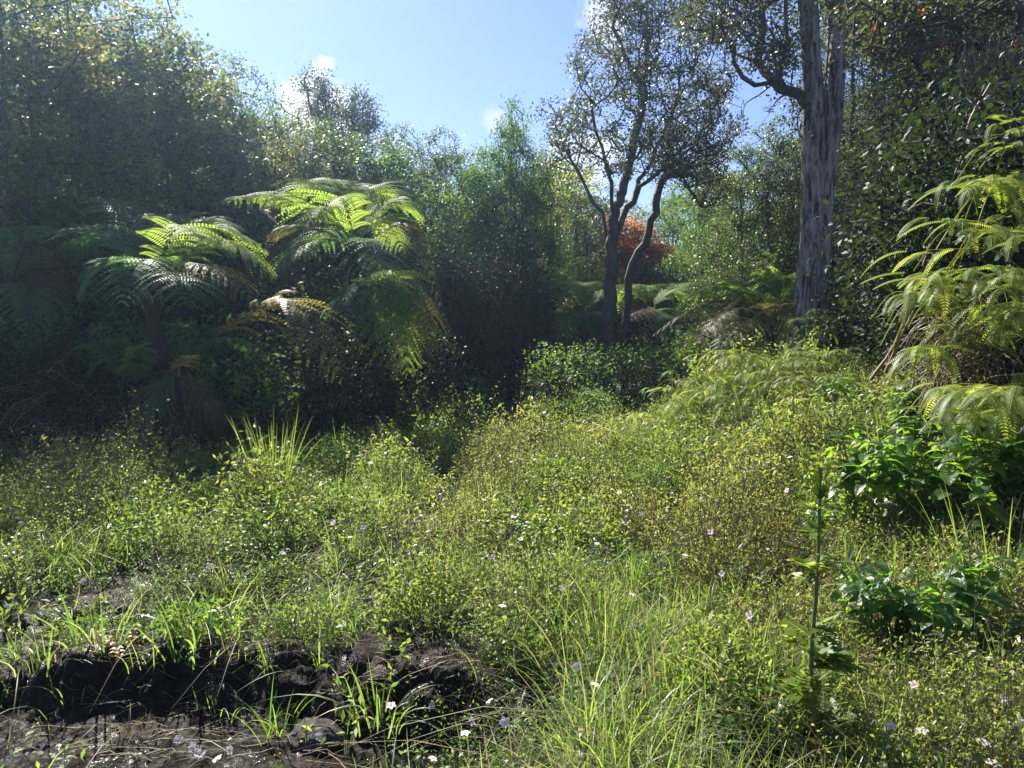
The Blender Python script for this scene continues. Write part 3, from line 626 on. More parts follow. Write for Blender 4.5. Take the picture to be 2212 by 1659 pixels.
for (kd, u, v, Y, s, lb) in [
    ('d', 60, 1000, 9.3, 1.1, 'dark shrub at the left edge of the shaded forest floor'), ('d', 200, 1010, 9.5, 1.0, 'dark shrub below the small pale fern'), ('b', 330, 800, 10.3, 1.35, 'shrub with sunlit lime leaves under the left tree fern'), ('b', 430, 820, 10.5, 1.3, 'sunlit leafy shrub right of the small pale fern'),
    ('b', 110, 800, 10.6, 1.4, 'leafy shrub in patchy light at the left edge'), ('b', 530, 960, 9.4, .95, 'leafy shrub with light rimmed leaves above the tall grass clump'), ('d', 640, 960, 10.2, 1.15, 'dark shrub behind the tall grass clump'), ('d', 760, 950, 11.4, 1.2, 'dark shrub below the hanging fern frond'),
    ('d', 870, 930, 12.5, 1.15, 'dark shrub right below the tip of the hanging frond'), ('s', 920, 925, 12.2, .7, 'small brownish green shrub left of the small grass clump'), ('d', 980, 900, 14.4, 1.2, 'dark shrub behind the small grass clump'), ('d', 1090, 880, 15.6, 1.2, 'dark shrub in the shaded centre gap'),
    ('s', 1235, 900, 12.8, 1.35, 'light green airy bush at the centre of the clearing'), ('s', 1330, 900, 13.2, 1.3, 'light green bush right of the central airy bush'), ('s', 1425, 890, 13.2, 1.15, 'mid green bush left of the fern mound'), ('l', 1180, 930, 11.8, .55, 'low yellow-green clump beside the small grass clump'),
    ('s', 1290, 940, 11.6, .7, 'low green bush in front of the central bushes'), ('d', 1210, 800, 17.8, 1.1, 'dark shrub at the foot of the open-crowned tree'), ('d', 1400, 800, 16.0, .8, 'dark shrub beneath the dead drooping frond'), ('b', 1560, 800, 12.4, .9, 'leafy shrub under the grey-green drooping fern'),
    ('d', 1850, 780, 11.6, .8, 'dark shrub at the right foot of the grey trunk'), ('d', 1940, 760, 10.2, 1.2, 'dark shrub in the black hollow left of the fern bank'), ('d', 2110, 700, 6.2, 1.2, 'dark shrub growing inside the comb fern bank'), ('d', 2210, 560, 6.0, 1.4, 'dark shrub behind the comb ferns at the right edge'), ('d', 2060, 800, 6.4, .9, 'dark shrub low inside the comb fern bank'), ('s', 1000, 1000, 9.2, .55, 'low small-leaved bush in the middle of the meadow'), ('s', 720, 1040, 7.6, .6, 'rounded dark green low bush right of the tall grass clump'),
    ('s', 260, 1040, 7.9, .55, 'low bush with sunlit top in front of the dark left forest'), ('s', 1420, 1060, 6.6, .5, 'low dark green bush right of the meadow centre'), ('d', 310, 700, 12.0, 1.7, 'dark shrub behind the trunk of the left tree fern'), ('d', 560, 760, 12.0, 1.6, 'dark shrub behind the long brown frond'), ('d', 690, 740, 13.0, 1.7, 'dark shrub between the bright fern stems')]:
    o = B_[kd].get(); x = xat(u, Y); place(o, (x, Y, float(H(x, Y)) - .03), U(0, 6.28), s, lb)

# ---------------------------------------------------------------- tree ferns
def frond(name, pts, width, m, parent, base, n=17, mq=15, t0=.2, droop=.42, stipe=.012, dead=0, tone=.45, spread=1.0):
    """one bipinnate frond along a curve"""
    L = np.linalg.norm(np.diff(np.array(pts), axis=0), axis=1).sum()
    cp = spline(np.array(pts) - base, 60); mb = MB()
    poly(mb, cp[::3], stipe, .003, .1, 5)
    t = t0 + (1 - t0) * (np.arange(n) / (n - .2))**.95; f = t * 59; i = f.astype(int).clip(0, 58); c = cp[i] + (cp[i + 1] - cp[i]) * (f - i)[:, None]
    T = unit(cp[np.minimum(i + 2, 59)] - cp[np.maximum(i - 2, 0)])
    q = (t - t0) / (1 - t0); lp = width * np.clip((.55 + .9 * q) * (q < .35) + (q >= .35) * (.865 + .15 * (1 - (q - .35) / .65)), 0, 1) * (1 - q**2.6) + .02
    out_ = []
    for sgn in (-1, 1):
        Sd = unit(np.cross(T, [0, 0, 1.])) * sgn
        up = unit(np.cross(T, np.cross([0, 0, 1.], T)) * 1.0)
        ang = R(28) + rng.normal(size=n) * .06
        D = unit(Sd * np.cos(ang)[:, None] * spread + T * np.sin(ang)[:, None] + np.array([0, 0, .16]) + rng.normal(size=(n, 3)) * (.03 + dead))
        s = np.linspace(.05, 1, mq); jj = lp * (1 + rng.normal(size=n) * .05)
        dr = droop * (1 + rng.normal(size=n) * .18)
        C2 = c[:, None] + D[:, None] * (s[None, :, None] * (1 - .25 * dr[:, None, None] * s[None, :, None])) * jj[:, None, None] - np.array([0, 0, 1.]) * (dr[:, None] * s[None]**2.0 * jj[:, None])[..., None] + T[:, None] * (s[None, :, None]**2 * .12 * jj[:, None, None])
        Tp = unit(np.gradient(C2, axis=1)); Np = unit(np.cross(Tp, np.broadcast_to(np.cross(Sd, T)[:, None] * -sgn + 0, Tp.shape)))   # across the pinna
        Nn = unit(np.cross(np.broadcast_to(T[:, None], Tp.shape), Tp)) * sgn
        Wd = np.cross(Tp, Nn)
        for side in (-1, 1):
            pl = (.092 * jj[:, None] * (1 - s[None]**1.8) * .95 + .012)
            Dp = unit(Wd * side + Tp * .35 - Nn * 0 - np.array([0, 0, .22]))
            sp = jj[:, None] / mq * np.ones((1, mq))
            leaf(mb, C2.reshape(-1, 3), Dp.reshape(-1, 3), Nn.reshape(-1, 3), pl.reshape(-1), (sp * .74).reshape(-1), np.clip(tone + np.repeat(rng.normal(size=n) * .16, mq) + rng.normal(size=n * mq) * .08, 0, 1), fold=.05, mid=.4)
        # midribs of the pinnae
        tubes(mb, C2[:, :-1:3].reshape(-1, 3), C2[:, np.minimum(np.arange(0, mq - 1, 3) + 3, mq - 1)].reshape(-1, 3), .0025, .0015, .9, 3)
    return mb.build(name, M[m], parent)
def tree_fern(label, cu, cv, Y, fr, trunk=True, r=.10, w=.5):
    cr = at(cu, cv, Y); gz = float(H(cr[0], cr[1])); base = np.array([cr[0] + .1, cr[1], gz - .1])
    root = empty('tree_fern', base, label, 'tree fern', 'tree ferns at the forest edge')
    if trunk:
        mb = MB(); n = 24; z = np.linspace(0, 1, n); pts = base[None] * 0 + (cr - base)[None] * z[:, None] + np.stack([.05 * np.sin(z * 5), .04 * np.cos(z * 4), 0 * z], 1)
        poly(mb, pts, r * (1.25 - .4 * z + .12 * rng.normal(size=n)), None, .5, 12); mb.build('trunk', M['fibre'], root, smooth=True)
    for (apu, apv, tu, tv, dY, m, wd) in fr:
        mid = at(apu, apv, Y + dY * .55); tip = at(tu, tv, Y + dY)
        k1 = cr * .55 + mid * .45 + np.array([0, 0, .10])
        frond('frond', [cr, k1, mid, mid * .45 + tip * .55 + np.array([0, 0, .06 + .10 * abs(mid[2] - tip[2])]), tip], wd * w / .5 * 1.18, m, root, base, t0=.2)
    return root
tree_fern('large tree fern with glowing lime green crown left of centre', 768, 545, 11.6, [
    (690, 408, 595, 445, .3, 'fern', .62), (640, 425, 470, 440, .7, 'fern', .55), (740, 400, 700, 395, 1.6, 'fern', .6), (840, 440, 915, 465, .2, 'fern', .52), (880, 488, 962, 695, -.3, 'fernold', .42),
    (860, 605, 885, 815, -1.3, 'fern', .62), (905, 625, 935, 760, .3, 'fernold', .4), (660, 492, 575, 510, -.4, 'fernold', .45), (680, 520, 590, 600, -.9, 'fernshade', .5), (800, 520, 830, 640, -1.6, 'fernshade', .5),
    (820, 470, 870, 540, 1.0, 'fern', .5), (720, 500, 640, 560, 1.2, 'fernshade', .5), (700, 450, 640, 520, -1.2, 'fern', .55), (830, 430, 800, 400, 1.5, 'fern', .5), (720, 415, 640, 400, .9, 'fern', .55), (800, 410, 860, 425, .8, 'fern', .5), (640, 440, 540, 425, .2, 'fern', .5), (740, 430, 690, 470, -1.2, 'fern', .55)], w=.62)
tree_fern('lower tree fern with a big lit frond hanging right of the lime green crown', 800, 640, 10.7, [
    (845, 600, 885, 820, -.3, 'fern', .62), (890, 612, 930, 765, .2, 'fernold', .42), (815, 610, 820, 740, -.7, 'fernshade', .5), (760, 625, 700, 700, -.3, 'fernshade', .45), (850, 640, 840, 800, -.8, 'fern', .5)], w=.66, r=.07)
tree_fern('broad blue-green tree fern in the veiling glare at left', 335, 625, 9.6, [
    (235, 505, 145, 545, .1, 'fernshade', .5), (250, 560, 165, 640, -.5, 'fernshade', .5), (450, 495, 580, 545, .5, 'fern', .5), (470, 520, 592, 602, -.2, 'fern', .48), (400, 480, 440, 495, 1.5, 'fernshade', .5), (310, 560, 260, 660, -1.2, 'fernshade', .55),
    (430, 570, 560, 660, -.7, 'fernold', .45), (280, 470, 215, 430, 1.6, 'fernshade', .5), (380, 590, 400, 660, -1.3, 'fernshade', .5), (360, 480, 330, 470, 1.3, 'fernshade', .5), (420, 485, 500, 495, .9, 'fern', .5), (290, 500, 200, 500, .8, 'fern', .5), (380, 490, 450, 540, -1.0, 'fern', .5)], w=.62)
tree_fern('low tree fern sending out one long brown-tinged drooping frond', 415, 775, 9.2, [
    (615, 648, 748, 832, -.6, 'fernold', .85), (560, 665, 640, 628, .3, 'fernold', .3), (500, 730, 560, 800, .5, 'fernshade', .4)], w=.5)
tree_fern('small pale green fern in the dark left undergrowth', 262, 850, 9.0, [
    (215, 748, 165, 765, .2, 'fern', .25), (240, 742, 250, 745, .4, 'fern', .22), (285, 755, 335, 785, .0, 'fern', .25), (230, 780, 190, 815, -.2, 'fernshade', .22), (280, 790, 310, 815, -.3, 'fern', .2)], w=.5, r=.04)
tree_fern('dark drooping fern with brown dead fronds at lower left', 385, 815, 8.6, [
    (340, 860, 292, 955, -.5, 'fernshade', .36), (440, 860, 488, 925, -.3, 'fernold', .33), (390, 900, 405, 1005, -.7, 'ferndead', .4), (350, 830, 290, 870, .1, 'fernold', .3), (440, 900, 500, 990, .0, 'ferndead', .4), (330, 870, 300, 910, .4, 'ferndead', .35), (395, 790, 415, 775, .6, 'fernyellow', .2)], r=.06)
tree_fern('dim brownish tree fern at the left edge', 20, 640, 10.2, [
    (60, 530, 130, 580, .2, 'ferndead', .45), (-20, 500, -60, 540, .2, 'fernshade', .5), (50, 500, 100, 500, .9, 'fernshade', .45), (60, 620, 60, 720, -.9, 'fernshade', .5), (80, 580, 120, 650, -.4, 'ferndead', .45)], w=.55)
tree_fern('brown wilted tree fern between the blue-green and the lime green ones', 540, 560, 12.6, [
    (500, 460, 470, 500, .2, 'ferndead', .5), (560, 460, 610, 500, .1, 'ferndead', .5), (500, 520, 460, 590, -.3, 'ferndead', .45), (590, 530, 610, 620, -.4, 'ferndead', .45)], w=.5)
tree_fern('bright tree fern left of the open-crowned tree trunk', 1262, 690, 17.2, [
    (1220, 630, 1180, 655, .2, 'fern', .55), (1300, 632, 1350, 650, .3, 'fern', .55), (1230, 680, 1200, 720, -.7, 'fernshade', .5), (1290, 680, 1310, 730, -.8, 'fernshade', .5), (1260, 620, 1265, 615, 1.2, 'fern', .5), (1210, 600, 1175, 600, 1.3, 'fern', .45)], w=.85)
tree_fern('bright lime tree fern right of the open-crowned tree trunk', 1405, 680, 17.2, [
    (1440, 632, 1490, 645, .2, 'fern', .55), (1370, 625, 1335, 640, .3, 'fern', .55), (1400, 620, 1410, 625, 1.2, 'fern', .5), (1430, 680, 1450, 720, -.8, 'fernshade', .5), (1380, 670, 1350, 700, -.8, 'ferndead', .5), (1460, 620, 1510, 615, 1.1, 'fern', .5)], w=.85)
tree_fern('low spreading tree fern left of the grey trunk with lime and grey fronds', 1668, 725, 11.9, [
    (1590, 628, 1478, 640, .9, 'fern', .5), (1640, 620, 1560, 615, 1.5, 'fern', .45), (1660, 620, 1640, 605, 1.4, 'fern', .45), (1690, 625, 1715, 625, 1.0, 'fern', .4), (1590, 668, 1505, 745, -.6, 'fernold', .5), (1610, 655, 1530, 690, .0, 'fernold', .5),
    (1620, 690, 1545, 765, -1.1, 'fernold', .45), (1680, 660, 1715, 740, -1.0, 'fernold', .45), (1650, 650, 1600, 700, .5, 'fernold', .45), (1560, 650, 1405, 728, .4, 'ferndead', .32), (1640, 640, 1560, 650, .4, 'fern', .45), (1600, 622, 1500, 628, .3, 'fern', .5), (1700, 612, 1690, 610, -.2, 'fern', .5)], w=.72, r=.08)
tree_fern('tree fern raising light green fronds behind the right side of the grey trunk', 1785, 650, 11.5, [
    (1850, 568, 1935, 592, .2, 'fern', .42), (1810, 590, 1870, 600, .8, 'fern', .4), (1820, 640, 1850, 690, -.5, 'fernshade', .35), (1840, 625, 1850, 655, .0, 'fernyellow', .22), (1830, 600, 1900, 600, .5, 'fern', .4)], w=.66, r=.07)
# ferns hidden in shade, small variants copied
lowf = []
for k in range(2):
    root = empty('low_fern', (0, 0, 0), 'x', 'fern'); 
    for i in range(7):
        a = i * .9 + U(0, .3); L = U(.7, 1.0); d = np.array([math.cos(a), math.sin(a), 0])
        frond('frond', [np.array([0, 0, 0.]), d * L * .3 + [0, 0, .4 * L], d * L * .65 + [0, 0, .5 * L], d * L + [0, 0, .25 * L]], .26, ['fern', 'fernshade'][k], root, np.zeros(3), n=20, mq=12, t0=.15, stipe=.006)
    lowf.append(Kit(root))
for (k, u, Y, s, dz, lb) in [(1, 940, 13.8, 1.3, .5, 'dim fern low in the shade under the arching frond'), (1, 1010, 15.0, 1.4, .7, 'dim fern left of the dark centre gap'), (1, 850, 12.6, 1.2, .3, 'dim fern beneath the hanging bright frond'), (0, 980, 13.2, 1.0, .1, 'small green fern behind the small grass clump'),
                       (0, 1150, 17.5, 1.5, .9, 'fern in half light left of the open tree foot'), (1, 700, 11.6, 1.3, .5, 'dim fern behind the tip of the long brown frond'), (1, 140, 9.6, 1.2, .4, 'dim fern at lower left in the shadow'), (0, 1450, 15.5, 1.2, .5, 'fern behind the bush left of the fern mound'), (0, 1480, 13.8, .9, .3, 'pale fern at the left end of the fern mound')]:
    o = lowf[k].get(); x = xat(u, Y); place(o, (x, Y, float(H(x, Y)) + dz * .4), U(0, 6), s, lb)

# ---------------------------------------------------------------- comb ferns (forked, drooping)
def comb(mb, P, D, L, w, droop, tone, ns=24):
    """pinnae: P base (n,3), D start direction"""
    n = len(P); s = np.linspace(.04, 1, ns)
    C2 = P[:, None] + D[:, None] * (s[None, :, None] * L[:, None, None]) * (1 - .35 * droop[:, None, None] * s[None, :, None]) - np.array([0, 0, 1.]) * (droop[:, None] * s[None]**2 * L[:, None])[..., None]
    Tp = unit(np.gradient(C2, axis=1)); S = unit(np.cross(Tp, [0, 0, 1.]) + 1e-4); Nn = np.cross(S, Tp)
    prof = np.sin(np.pi * np.clip(s * .86 + .10, 0, 1))**.55
    for sd in (-1, 1):
        Dp = unit(S * sd + Tp * .30 - np.array([0, 0, .25]))
        leaf(mb, C2.reshape(-1, 3), Dp.reshape(-1, 3), Nn.reshape(-1, 3), (w[:, None] * prof[None]).reshape(-1), np.repeat(L / ns * .68, ns), np.clip(np.repeat(tone, ns) + rng.normal(size=n * ns) * .06, 0, 1), fold=.03, mid=.35)
    tubes(mb, C2[:, :-1].reshape(-1, 3), C2[:, 1:].reshape(-1, 3), .0018, .0016, .95, 3)
def comb_fern(label, u0, v0, u1, v1, Y, n, L=.31, m='uluhe', group=None, dy=.35, facing=-1, tone=.45):
    """a thicket plant: wiry stems each ending in forked sprays"""
    c = at((u0 + u1) / 2, (v0 + v1) / 2, Y); root = empty('comb_fern', (c[0], c[1], c[2]), label, 'fern', group)
    for i in range(n):
        p = at(U(u0, u1), U(v0, v1), Y + U(-dy, dy)) - c
        out_ = unit(np.array([U(-1, .5) if facing < 0 else U(-1, 1), U(-1.1, .2), 0])); mb = MB()
        st = p - out_ * U(.25, .5) - [0, 0, U(.15, .45)]
        poly(mb, spline([st, (st + p) / 2 + [0, 0, .08], p], 8), .003, .002, .9, 4)
        poly(mb, [p, p + out_ * .14, p + out_ * .27 - [0, 0, .04]], .002, .0015, .9, 3); k = rng.integers(1, 3); allp = []; alld = []
        for j in range(k):
            q = p + out_ * (j * .13) - [0, 0, .015 * j * j]
            for sd in (-1, 1):
                sidev = np.cross(out_, [0, 0, 1.]) * sd; allp.append(q); alld.append(unit(out_ * U(.4, 1.1) + sidev * U(.5, 1) + [0, 0, U(0, .35)]))
        allp.append(p + out_ * k * .13); alld.append(unit(out_ + [0, 0, .1]))
        K = len(allp); comb(mb, np.array(allp), np.array(alld), L * U(.75, 1.15, K), L * U(.13, .17, K), U(.3, .8, K), np.clip(np.full(K, tone + rng.normal() * .2), 0, 1))
        mb.build('frond', M[m], root)
    return root
G1 = 'comb ferns on the right bank'
for a in [('comb fern spray reaching out at the very top of the bank by the right edge', 2150, 265, 2225, 320, 5.0, 5), ('yellow-lit comb fern fronds below the topmost spray', 2060, 370, 2190, 430, 5.0, 8), ('drooping comb ferns along the upper bank, right side', 2120, 430, 2215, 520, 4.8, 8),
          ('shaded drooping comb fern fronds in the upper middle of the bank', 2050, 470, 2130, 540, 5.0, 5), ('comb fern sticking out furthest left over the dark hollow', 1945, 600, 2060, 650, 5.0, 9), ('comb ferns in full sun in the middle of the bank', 2050, 560, 2160, 640, 4.8, 10),
          ('comb ferns at the middle right edge of the photo', 2140, 570, 2220, 690, 4.6, 8), ('comb fern drooping below the leftmost spray', 1975, 700, 2060, 760, 5.0, 6), ('comb ferns hanging over the brown dead stems', 2080, 650, 2215, 720, 4.7, 6),
          ('pale comb ferns at the bottom of the bank beneath the dead stems', 2030, 830, 2150, 890, 4.3, 9), ('comb fern fronds low at the right edge beneath the dead stems', 2140, 800, 2215, 900, 4.2, 9)]:
    comb_fern(*a, group=G1)
G2 = 'comb ferns on the mound in front of the grey trunk'
for a in [('comb fern cover at the left end of the mound', 1440, 790, 1540, 900, 9.3, 26, .22), ('comb fern cover on the crest of the mound left of the grey trunk', 1540, 755, 1690, 800, 9.6, 32, .24), ('comb fern cover on the sunlit left face of the mound', 1500, 800, 1640, 900, 8.8, 34, .24),
          ('comb fern cover on the crest of the mound under the grey trunk', 1700, 750, 1840, 790, 9.4, 28, .24), ('comb fern cover on the right face of the mound', 1650, 800, 1850, 850, 8.7, 34, .24), ('comb ferns spilling down to the meadow from the mound', 1360, 880, 1480, 960, 8.2, 26, .2),
          ('comb fern sprays climbing the foot of the grey trunk', 1705, 655, 1800, 740, 10.7, 16, .3)]:
    comb_fern(*a[:7], L=a[7], group=G2, facing=0, dy=.5, m='uluhe' if 'climbing' not in a[0] else 'fern')

# ---------------------------------------------------------------- broad quilted-leaf shrubs on the right
def quilt(mb, P, D, Nn, L, W, A, droop, k=9, m=6):
    n = len(P); D = unit(D); S = unit(np.cross(D, Nn)); Nn = np.cross(S, D); rows = []
    for i in range(k + 1):
        t = i / k; wd = math.sin(math.pi * min(1, t * .95 + .03)**.85)**.8 if 0 < i < k else (.1 if i == 0 else .03)
        c = P + D * (L * t)[:, None] - np.array([0, 0, 1.]) * (L * droop * t * t)[:, None]
        r_ = []
        for j in range(m + 1):
            y = j / m * 2 - 1; z = .16 * abs(y)**1.2 - .10 * y * y * t
            rip = .035 * math.cos(math.pi * i) * (1 - abs(y) * .3) * (abs(y) > .1)
            r_.append(c + S * (W * wd / 2 * y)[:, None] + Nn * (W * (z * wd + rip))[:, None] + D * (L * .07 * abs(y) * (1 - t))[:, None])
        rows.append(np.stack(r_, 1))
    V = np.concatenate(rows, 1); q = np.array([[i * (m + 1) + j, i * (m + 1) + j + 1, (i + 1) * (m + 1) + j + 1, (i + 1) * (m + 1) + j] for i in range(k) for j in range(m)])
    mb.add(V, (np.arange(n)[:, None, None] * V.shape[1] + q[None]).reshape(-1, 4), np.repeat(A, len(q)))
def broad_shrub(seed, h=.62, ns=11, L=.14):
    root = empty('broad_leaf_shrub', (0, 0, 0), 'x', 'shrub'); mb = MB(); lf = MB()
    for s in range(ns):
        a = U(0, 6.28); e = U(.08, .32); hh = h * U(.6, 1.05); pts = spline([(0, 0, -.05), (math.cos(a) * e * .4, math.sin(a) * e * .4, hh * .5), (math.cos(a) * e, math.sin(a) * e, hh)], 9); poly(mb, pts, .0045, .0025, .5, 5)
        for j in (3, 5, 6, 7, 8):
            b = U(0, 3.14) + j * 1.57
            K = 2; P = np.repeat(pts[j][None], K, 0); D = np.array([[math.cos(b), math.sin(b), U(0, .5)], [-math.cos(b), -math.sin(b), U(0, .5)]]); Ls = L * U(.65, 1.15, K) * (1 if j < 8 else .6)
            quilt(lf, P, D, np.array([[0, 0, 1.]] * K) + rng.normal(size=(K, 3)) * .15, Ls, Ls * .58, np.clip(U(.1, .9, K), 0, 1), U(.2, .8, K))
    mb.build('stems', M['stem'], root); lf.build('leaves', M['broad'], root, smooth=True); return root
BS = [Kit(broad_shrub(i)) for i in range(3)]
for i, (u, v, s, lb) in enumerate([(1860, 1190, 1.25, 'broad-leaved shrub with sunlit quilted leaves, left one of the right-hand row'), (1955, 1160, 1.2, 'quilted-leaf shrub right of the weed stalk, second in the row'), (2060, 1180, 1.25, 'quilted-leaf shrub below the comb fern bank, third in the row'), (2160, 1200, 1.25, 'quilted-leaf shrub at the right edge below the fern bank'),
                                   (1900, 1420, .75, 'quilted-leaf shrub with arching leaf left of the lower right flowers'), (1990, 1440, .85, 'dark quilted-leaf shrub at lower right'), (2080, 1400, .75, 'quilted-leaf shrub above the lower right flowers'), (2010, 1030, .9, 'quilted-leaf shrub right beneath the pale comb ferns'),
                                   (1900, 1050, .85, 'quilted-leaf shrub above the left one of the row'), (2130, 1040, .9, 'quilted-leaf shrub under the low fronds at the right edge'), (1790, 900, .8, 'quilted-leaf plant on the right shoulder of the fern mound'), (1940, 930, .8, 'quilted-leaf plant at the black hollow edge')]):
    p = ground(u, v); o = BS[i % 3].get(); place(o, (p[0], p[1], p[2]), U(0, 6), s, lb)

# tall weed stalk
wb = ground(1768, 1640); top = at(1772, 1010, wb[1] + .1); hgt = top[2] - wb[2]
root = empty('tall_weed', wb, 'tall single weed stalk with toothed leaves and a budding top, lower right of centre', 'weed')
mb = MB(); st = spline([(0, 0, 0), (-.03, .02, hgt * .3), (-.005, .05, hgt * .65), (top[0] - wb[0], .1, hgt)], 30); poly(mb, st, .010, .006, .3, 8); mb.build('stalk', M['stem'], root, smooth=True)
def toothed(mb, P, D, L, W, A, droop=.4):
    n = len(P); up = np.array([0, 0, 1.]); D = unit(D); S = unit(np.cross(D, up)); k = 6
    for j in range(k):
        t = (j + .5) / k; c = P + D * (L * t * .9)[:, None] - up * (L * droop * t * t)[:, None]
        for sd in (-1, 1): leaf(mb, c, unit(S * sd + D * .9 + rng.normal(size=(n, 3)) * .12), up + rng.normal(size=(n, 3)) * .2, W * math.sin(math.pi * (t * .8 + .15)) * U(.85, 1.15, n), W * .42, A)
    leaf(mb, P, D, up + 0 * D, L * .7, W * .35, A); leaf(mb, P + D * (L * .75)[:, None] - up * (L * droop * .6)[:, None], D - up * .6, up + 0 * D, L * .4, W * .4, A)
mb = MB(); K = 36; tt = np.sort(U(.06, .9, K)); P = st[(tt * 29).astype(int)]; a = U(0, 6.28, K)
toothed(mb, P, np.stack([np.cos(a), np.sin(a), U(-.1, .9, K)], 1), .24 * (1.15 - tt * .8) * U(.45, 1.15, K), .115 * (1.15 - tt * .7) * U(.6, 1.1, K), np.clip(.4 + rng.normal(size=K) * .25, 0, 1)); mb.build('leaves', M['limebush'], root)
mb = MB(); n = 90; c = st[-1] + rng.normal(size=(n, 3)) * [.05, .05, .05]; leaf2(mb, c, rdirs(n, .8), rdirs(n), .028, .012, U(.3, 1, n), k=2); tubes(mb, np.repeat(st[-4][None], 30, 0), c[:30], .0025, .0015, .4, 4); mb.build('buds', M['limebush'], root)

# ---------------------------------------------------------------- grass clumps, herbs
def clump(label, u, v, h, n, W, sp=.5, r=.12, m='grass', Y=None, cat='grass clump'):
    p = ground(u, v) if Y is None else np.array([xat(u, Y), Y, float(H(xat(u, Y), Y))]); o = empty('grass_clump', p, label, cat); mb = MB()
    a = U(0, 6.28, n); q = U(0, r, n); P = np.stack([np.cos(a) * q, np.sin(a) * q, np.full(n, -.02)], 1); L = h * U(.45, 1.1, n)
    D = unit(np.stack([np.cos(a) * q * 1.2 + rng.normal(size=n) * .08, np.sin(a) * q * 1.2 + rng.normal(size=n) * .08, np.ones(n)], 1)); be = np.stack([np.cos(a), np.sin(a), 0 * a], 1) * (U(.02, sp, n)**1.5)[:, None]
    blade(mb, P, D, L, W * U(.7, 1.2, n), be, np.clip(.35 + rng.normal(size=n) * .25, 0, 1), k=7)
    mb.build('blades', M[m], o); return o
clump('tall bright green grass clump standing left of centre', 592, 1110, 1.0, 120, .011, .5, .16)
clump('small bright green grass clump at the dark forest edge in the centre', 1035, 925, .75, 110, .012, .7, .22)
clump('pair of long leaning grass blades right of the tall grass clump', 735, 1035, .75, 5, .022, .2, .05)
clump('low yellow-green grass tuft in front of the centre bush', 1165, 925, .45, 110, .012, .8, .45)
clump('grass tuft at the lip of the muddy bank, left', 210, 1400, .38, 26, .012, .9, .14)
clump('broad-bladed grass hanging over the cut mud bank', 430, 1410, .36, 26, .014, 1.2, .2)
clump('bluish broad grass tuft lying in the muddy hollow', 820, 1560, .32, 34, .013, 1.3, .12)
clump('grass tuft at the left shadow edge', 85, 1440, .3, 18, .01, 1.2, .15)
clump('thin grass tuft left of the tall grass clump', 295, 1190, .6, 18, .009, .6, .12)
clump('spiky grass tuft in the shade behind the meadow', 400, 1060, .4, 20, .010, .4, .08)
clump('upright grass stand in the lower middle of the photo', 1300, 1480, .5, 90, .0075, .7, .34)
clump('upright grass stand right of the lower middle one', 1420, 1500, .42, 60, .0075, .9, .28)
clump('bright upright grass patch beyond the mud near the meadow centre', 880, 1080, .32, 110, .008, .3, .35)
clump('long grass blades at the right edge', 2150, 1330, .8, 30, .009, .8, .2)
clump('tall thin grass stalks on the mound', 1640, 930, .8, 14, .010, .4, .3)
def mint(label, u, v, h, s=1, m='bush'):
    p = ground(u, v); o = empty('leafy_herb', p, label, 'herb'); mb = MB(); lf = MB()
    for k in range(6):
        a = U(0, 6.28); e = U(.02, .12); pts = spline([(0, 0, 0), (math.cos(a) * e, math.sin(a) * e, h * .5), (math.cos(a) * e * 1.6, math.sin(a) * e * 1.6, h * U(.8, 1.1))], 8); poly(mb, pts, .003, .002, .5, 4)
        for j in range(2, 8):
            b = j * 1.57 + a; D = np.array([[math.cos(b), math.sin(b), .35], [-math.cos(b), -math.sin(b), .35]]); leaf2(lf, np.repeat(pts[j][None], 2, 0), D, [[0, 0, 1.]] * 2, .05 * s * (1.1 - j * .06), .026 * s, U(.2, .9, 2), .3, 4)
    mb.build('stems', M['stem'], o); lf.build('leaves', M[m], o, smooth=True)
mint('bright leafy herb with paired leaves at the bottom, right of centre', 1340, 1640, .28); mint('leafy herb with pale paired leaves in the lower centre', 1240, 1590, .25); mint('leafy herb among grass left of the tall weed', 1560, 1640, .22)
mint('yellowish herb by the centre grass', 1300, 1530, .25); mint('herb with yellow leaves at the lip of the mud bank', 255, 1435, .12, m='fernyellow')

def scatter(n, y0, y1, bias=1.0, um=80, seed=None):
    """points on the visible meadow wedge"""
    y = (U(0, 1, n) * (y1**bias - y0**bias) + y0**bias)**(1 / bias); u = U(-um, 2212 + um, n); return xat(u, y), y
def keep(x, y, extra=None):
    m = 1 - bare_mask(x, y)
    hm_ = humm(x, y)[0]; m = m * (.12 + .88 * ss(.05, .5, hm_)) * (1 - .6 * (1 - ss(.2, 1.0, x)) * (1 - ss(4.2, 5.2, y)) * (1 - ss(.3, .7, hm_)))
    m = m * (1 - .95 * (1 - ss(-.5, .15, x)) * (1 - ss(3.5, 3.7, y)))
    m = m * (1 - .97 * (ss(2.75, 3.4, x) * ss(3.8, 4.6, y) * (1 - ss(6.2, 7, y))))                      # under the fern bank
    # forest floor at left and back
    lim = 9.3 + .9 * ss(-5, 1.5, x) * 3.4
    m = m * (1 - .75 * ss(lim - .3, lim + 1.5, y))
    m = m * (1 - .99 * ss(14.5, 17, y))
    if extra is not None: m = m * extra
    return U(0, 1, len(x)) < m
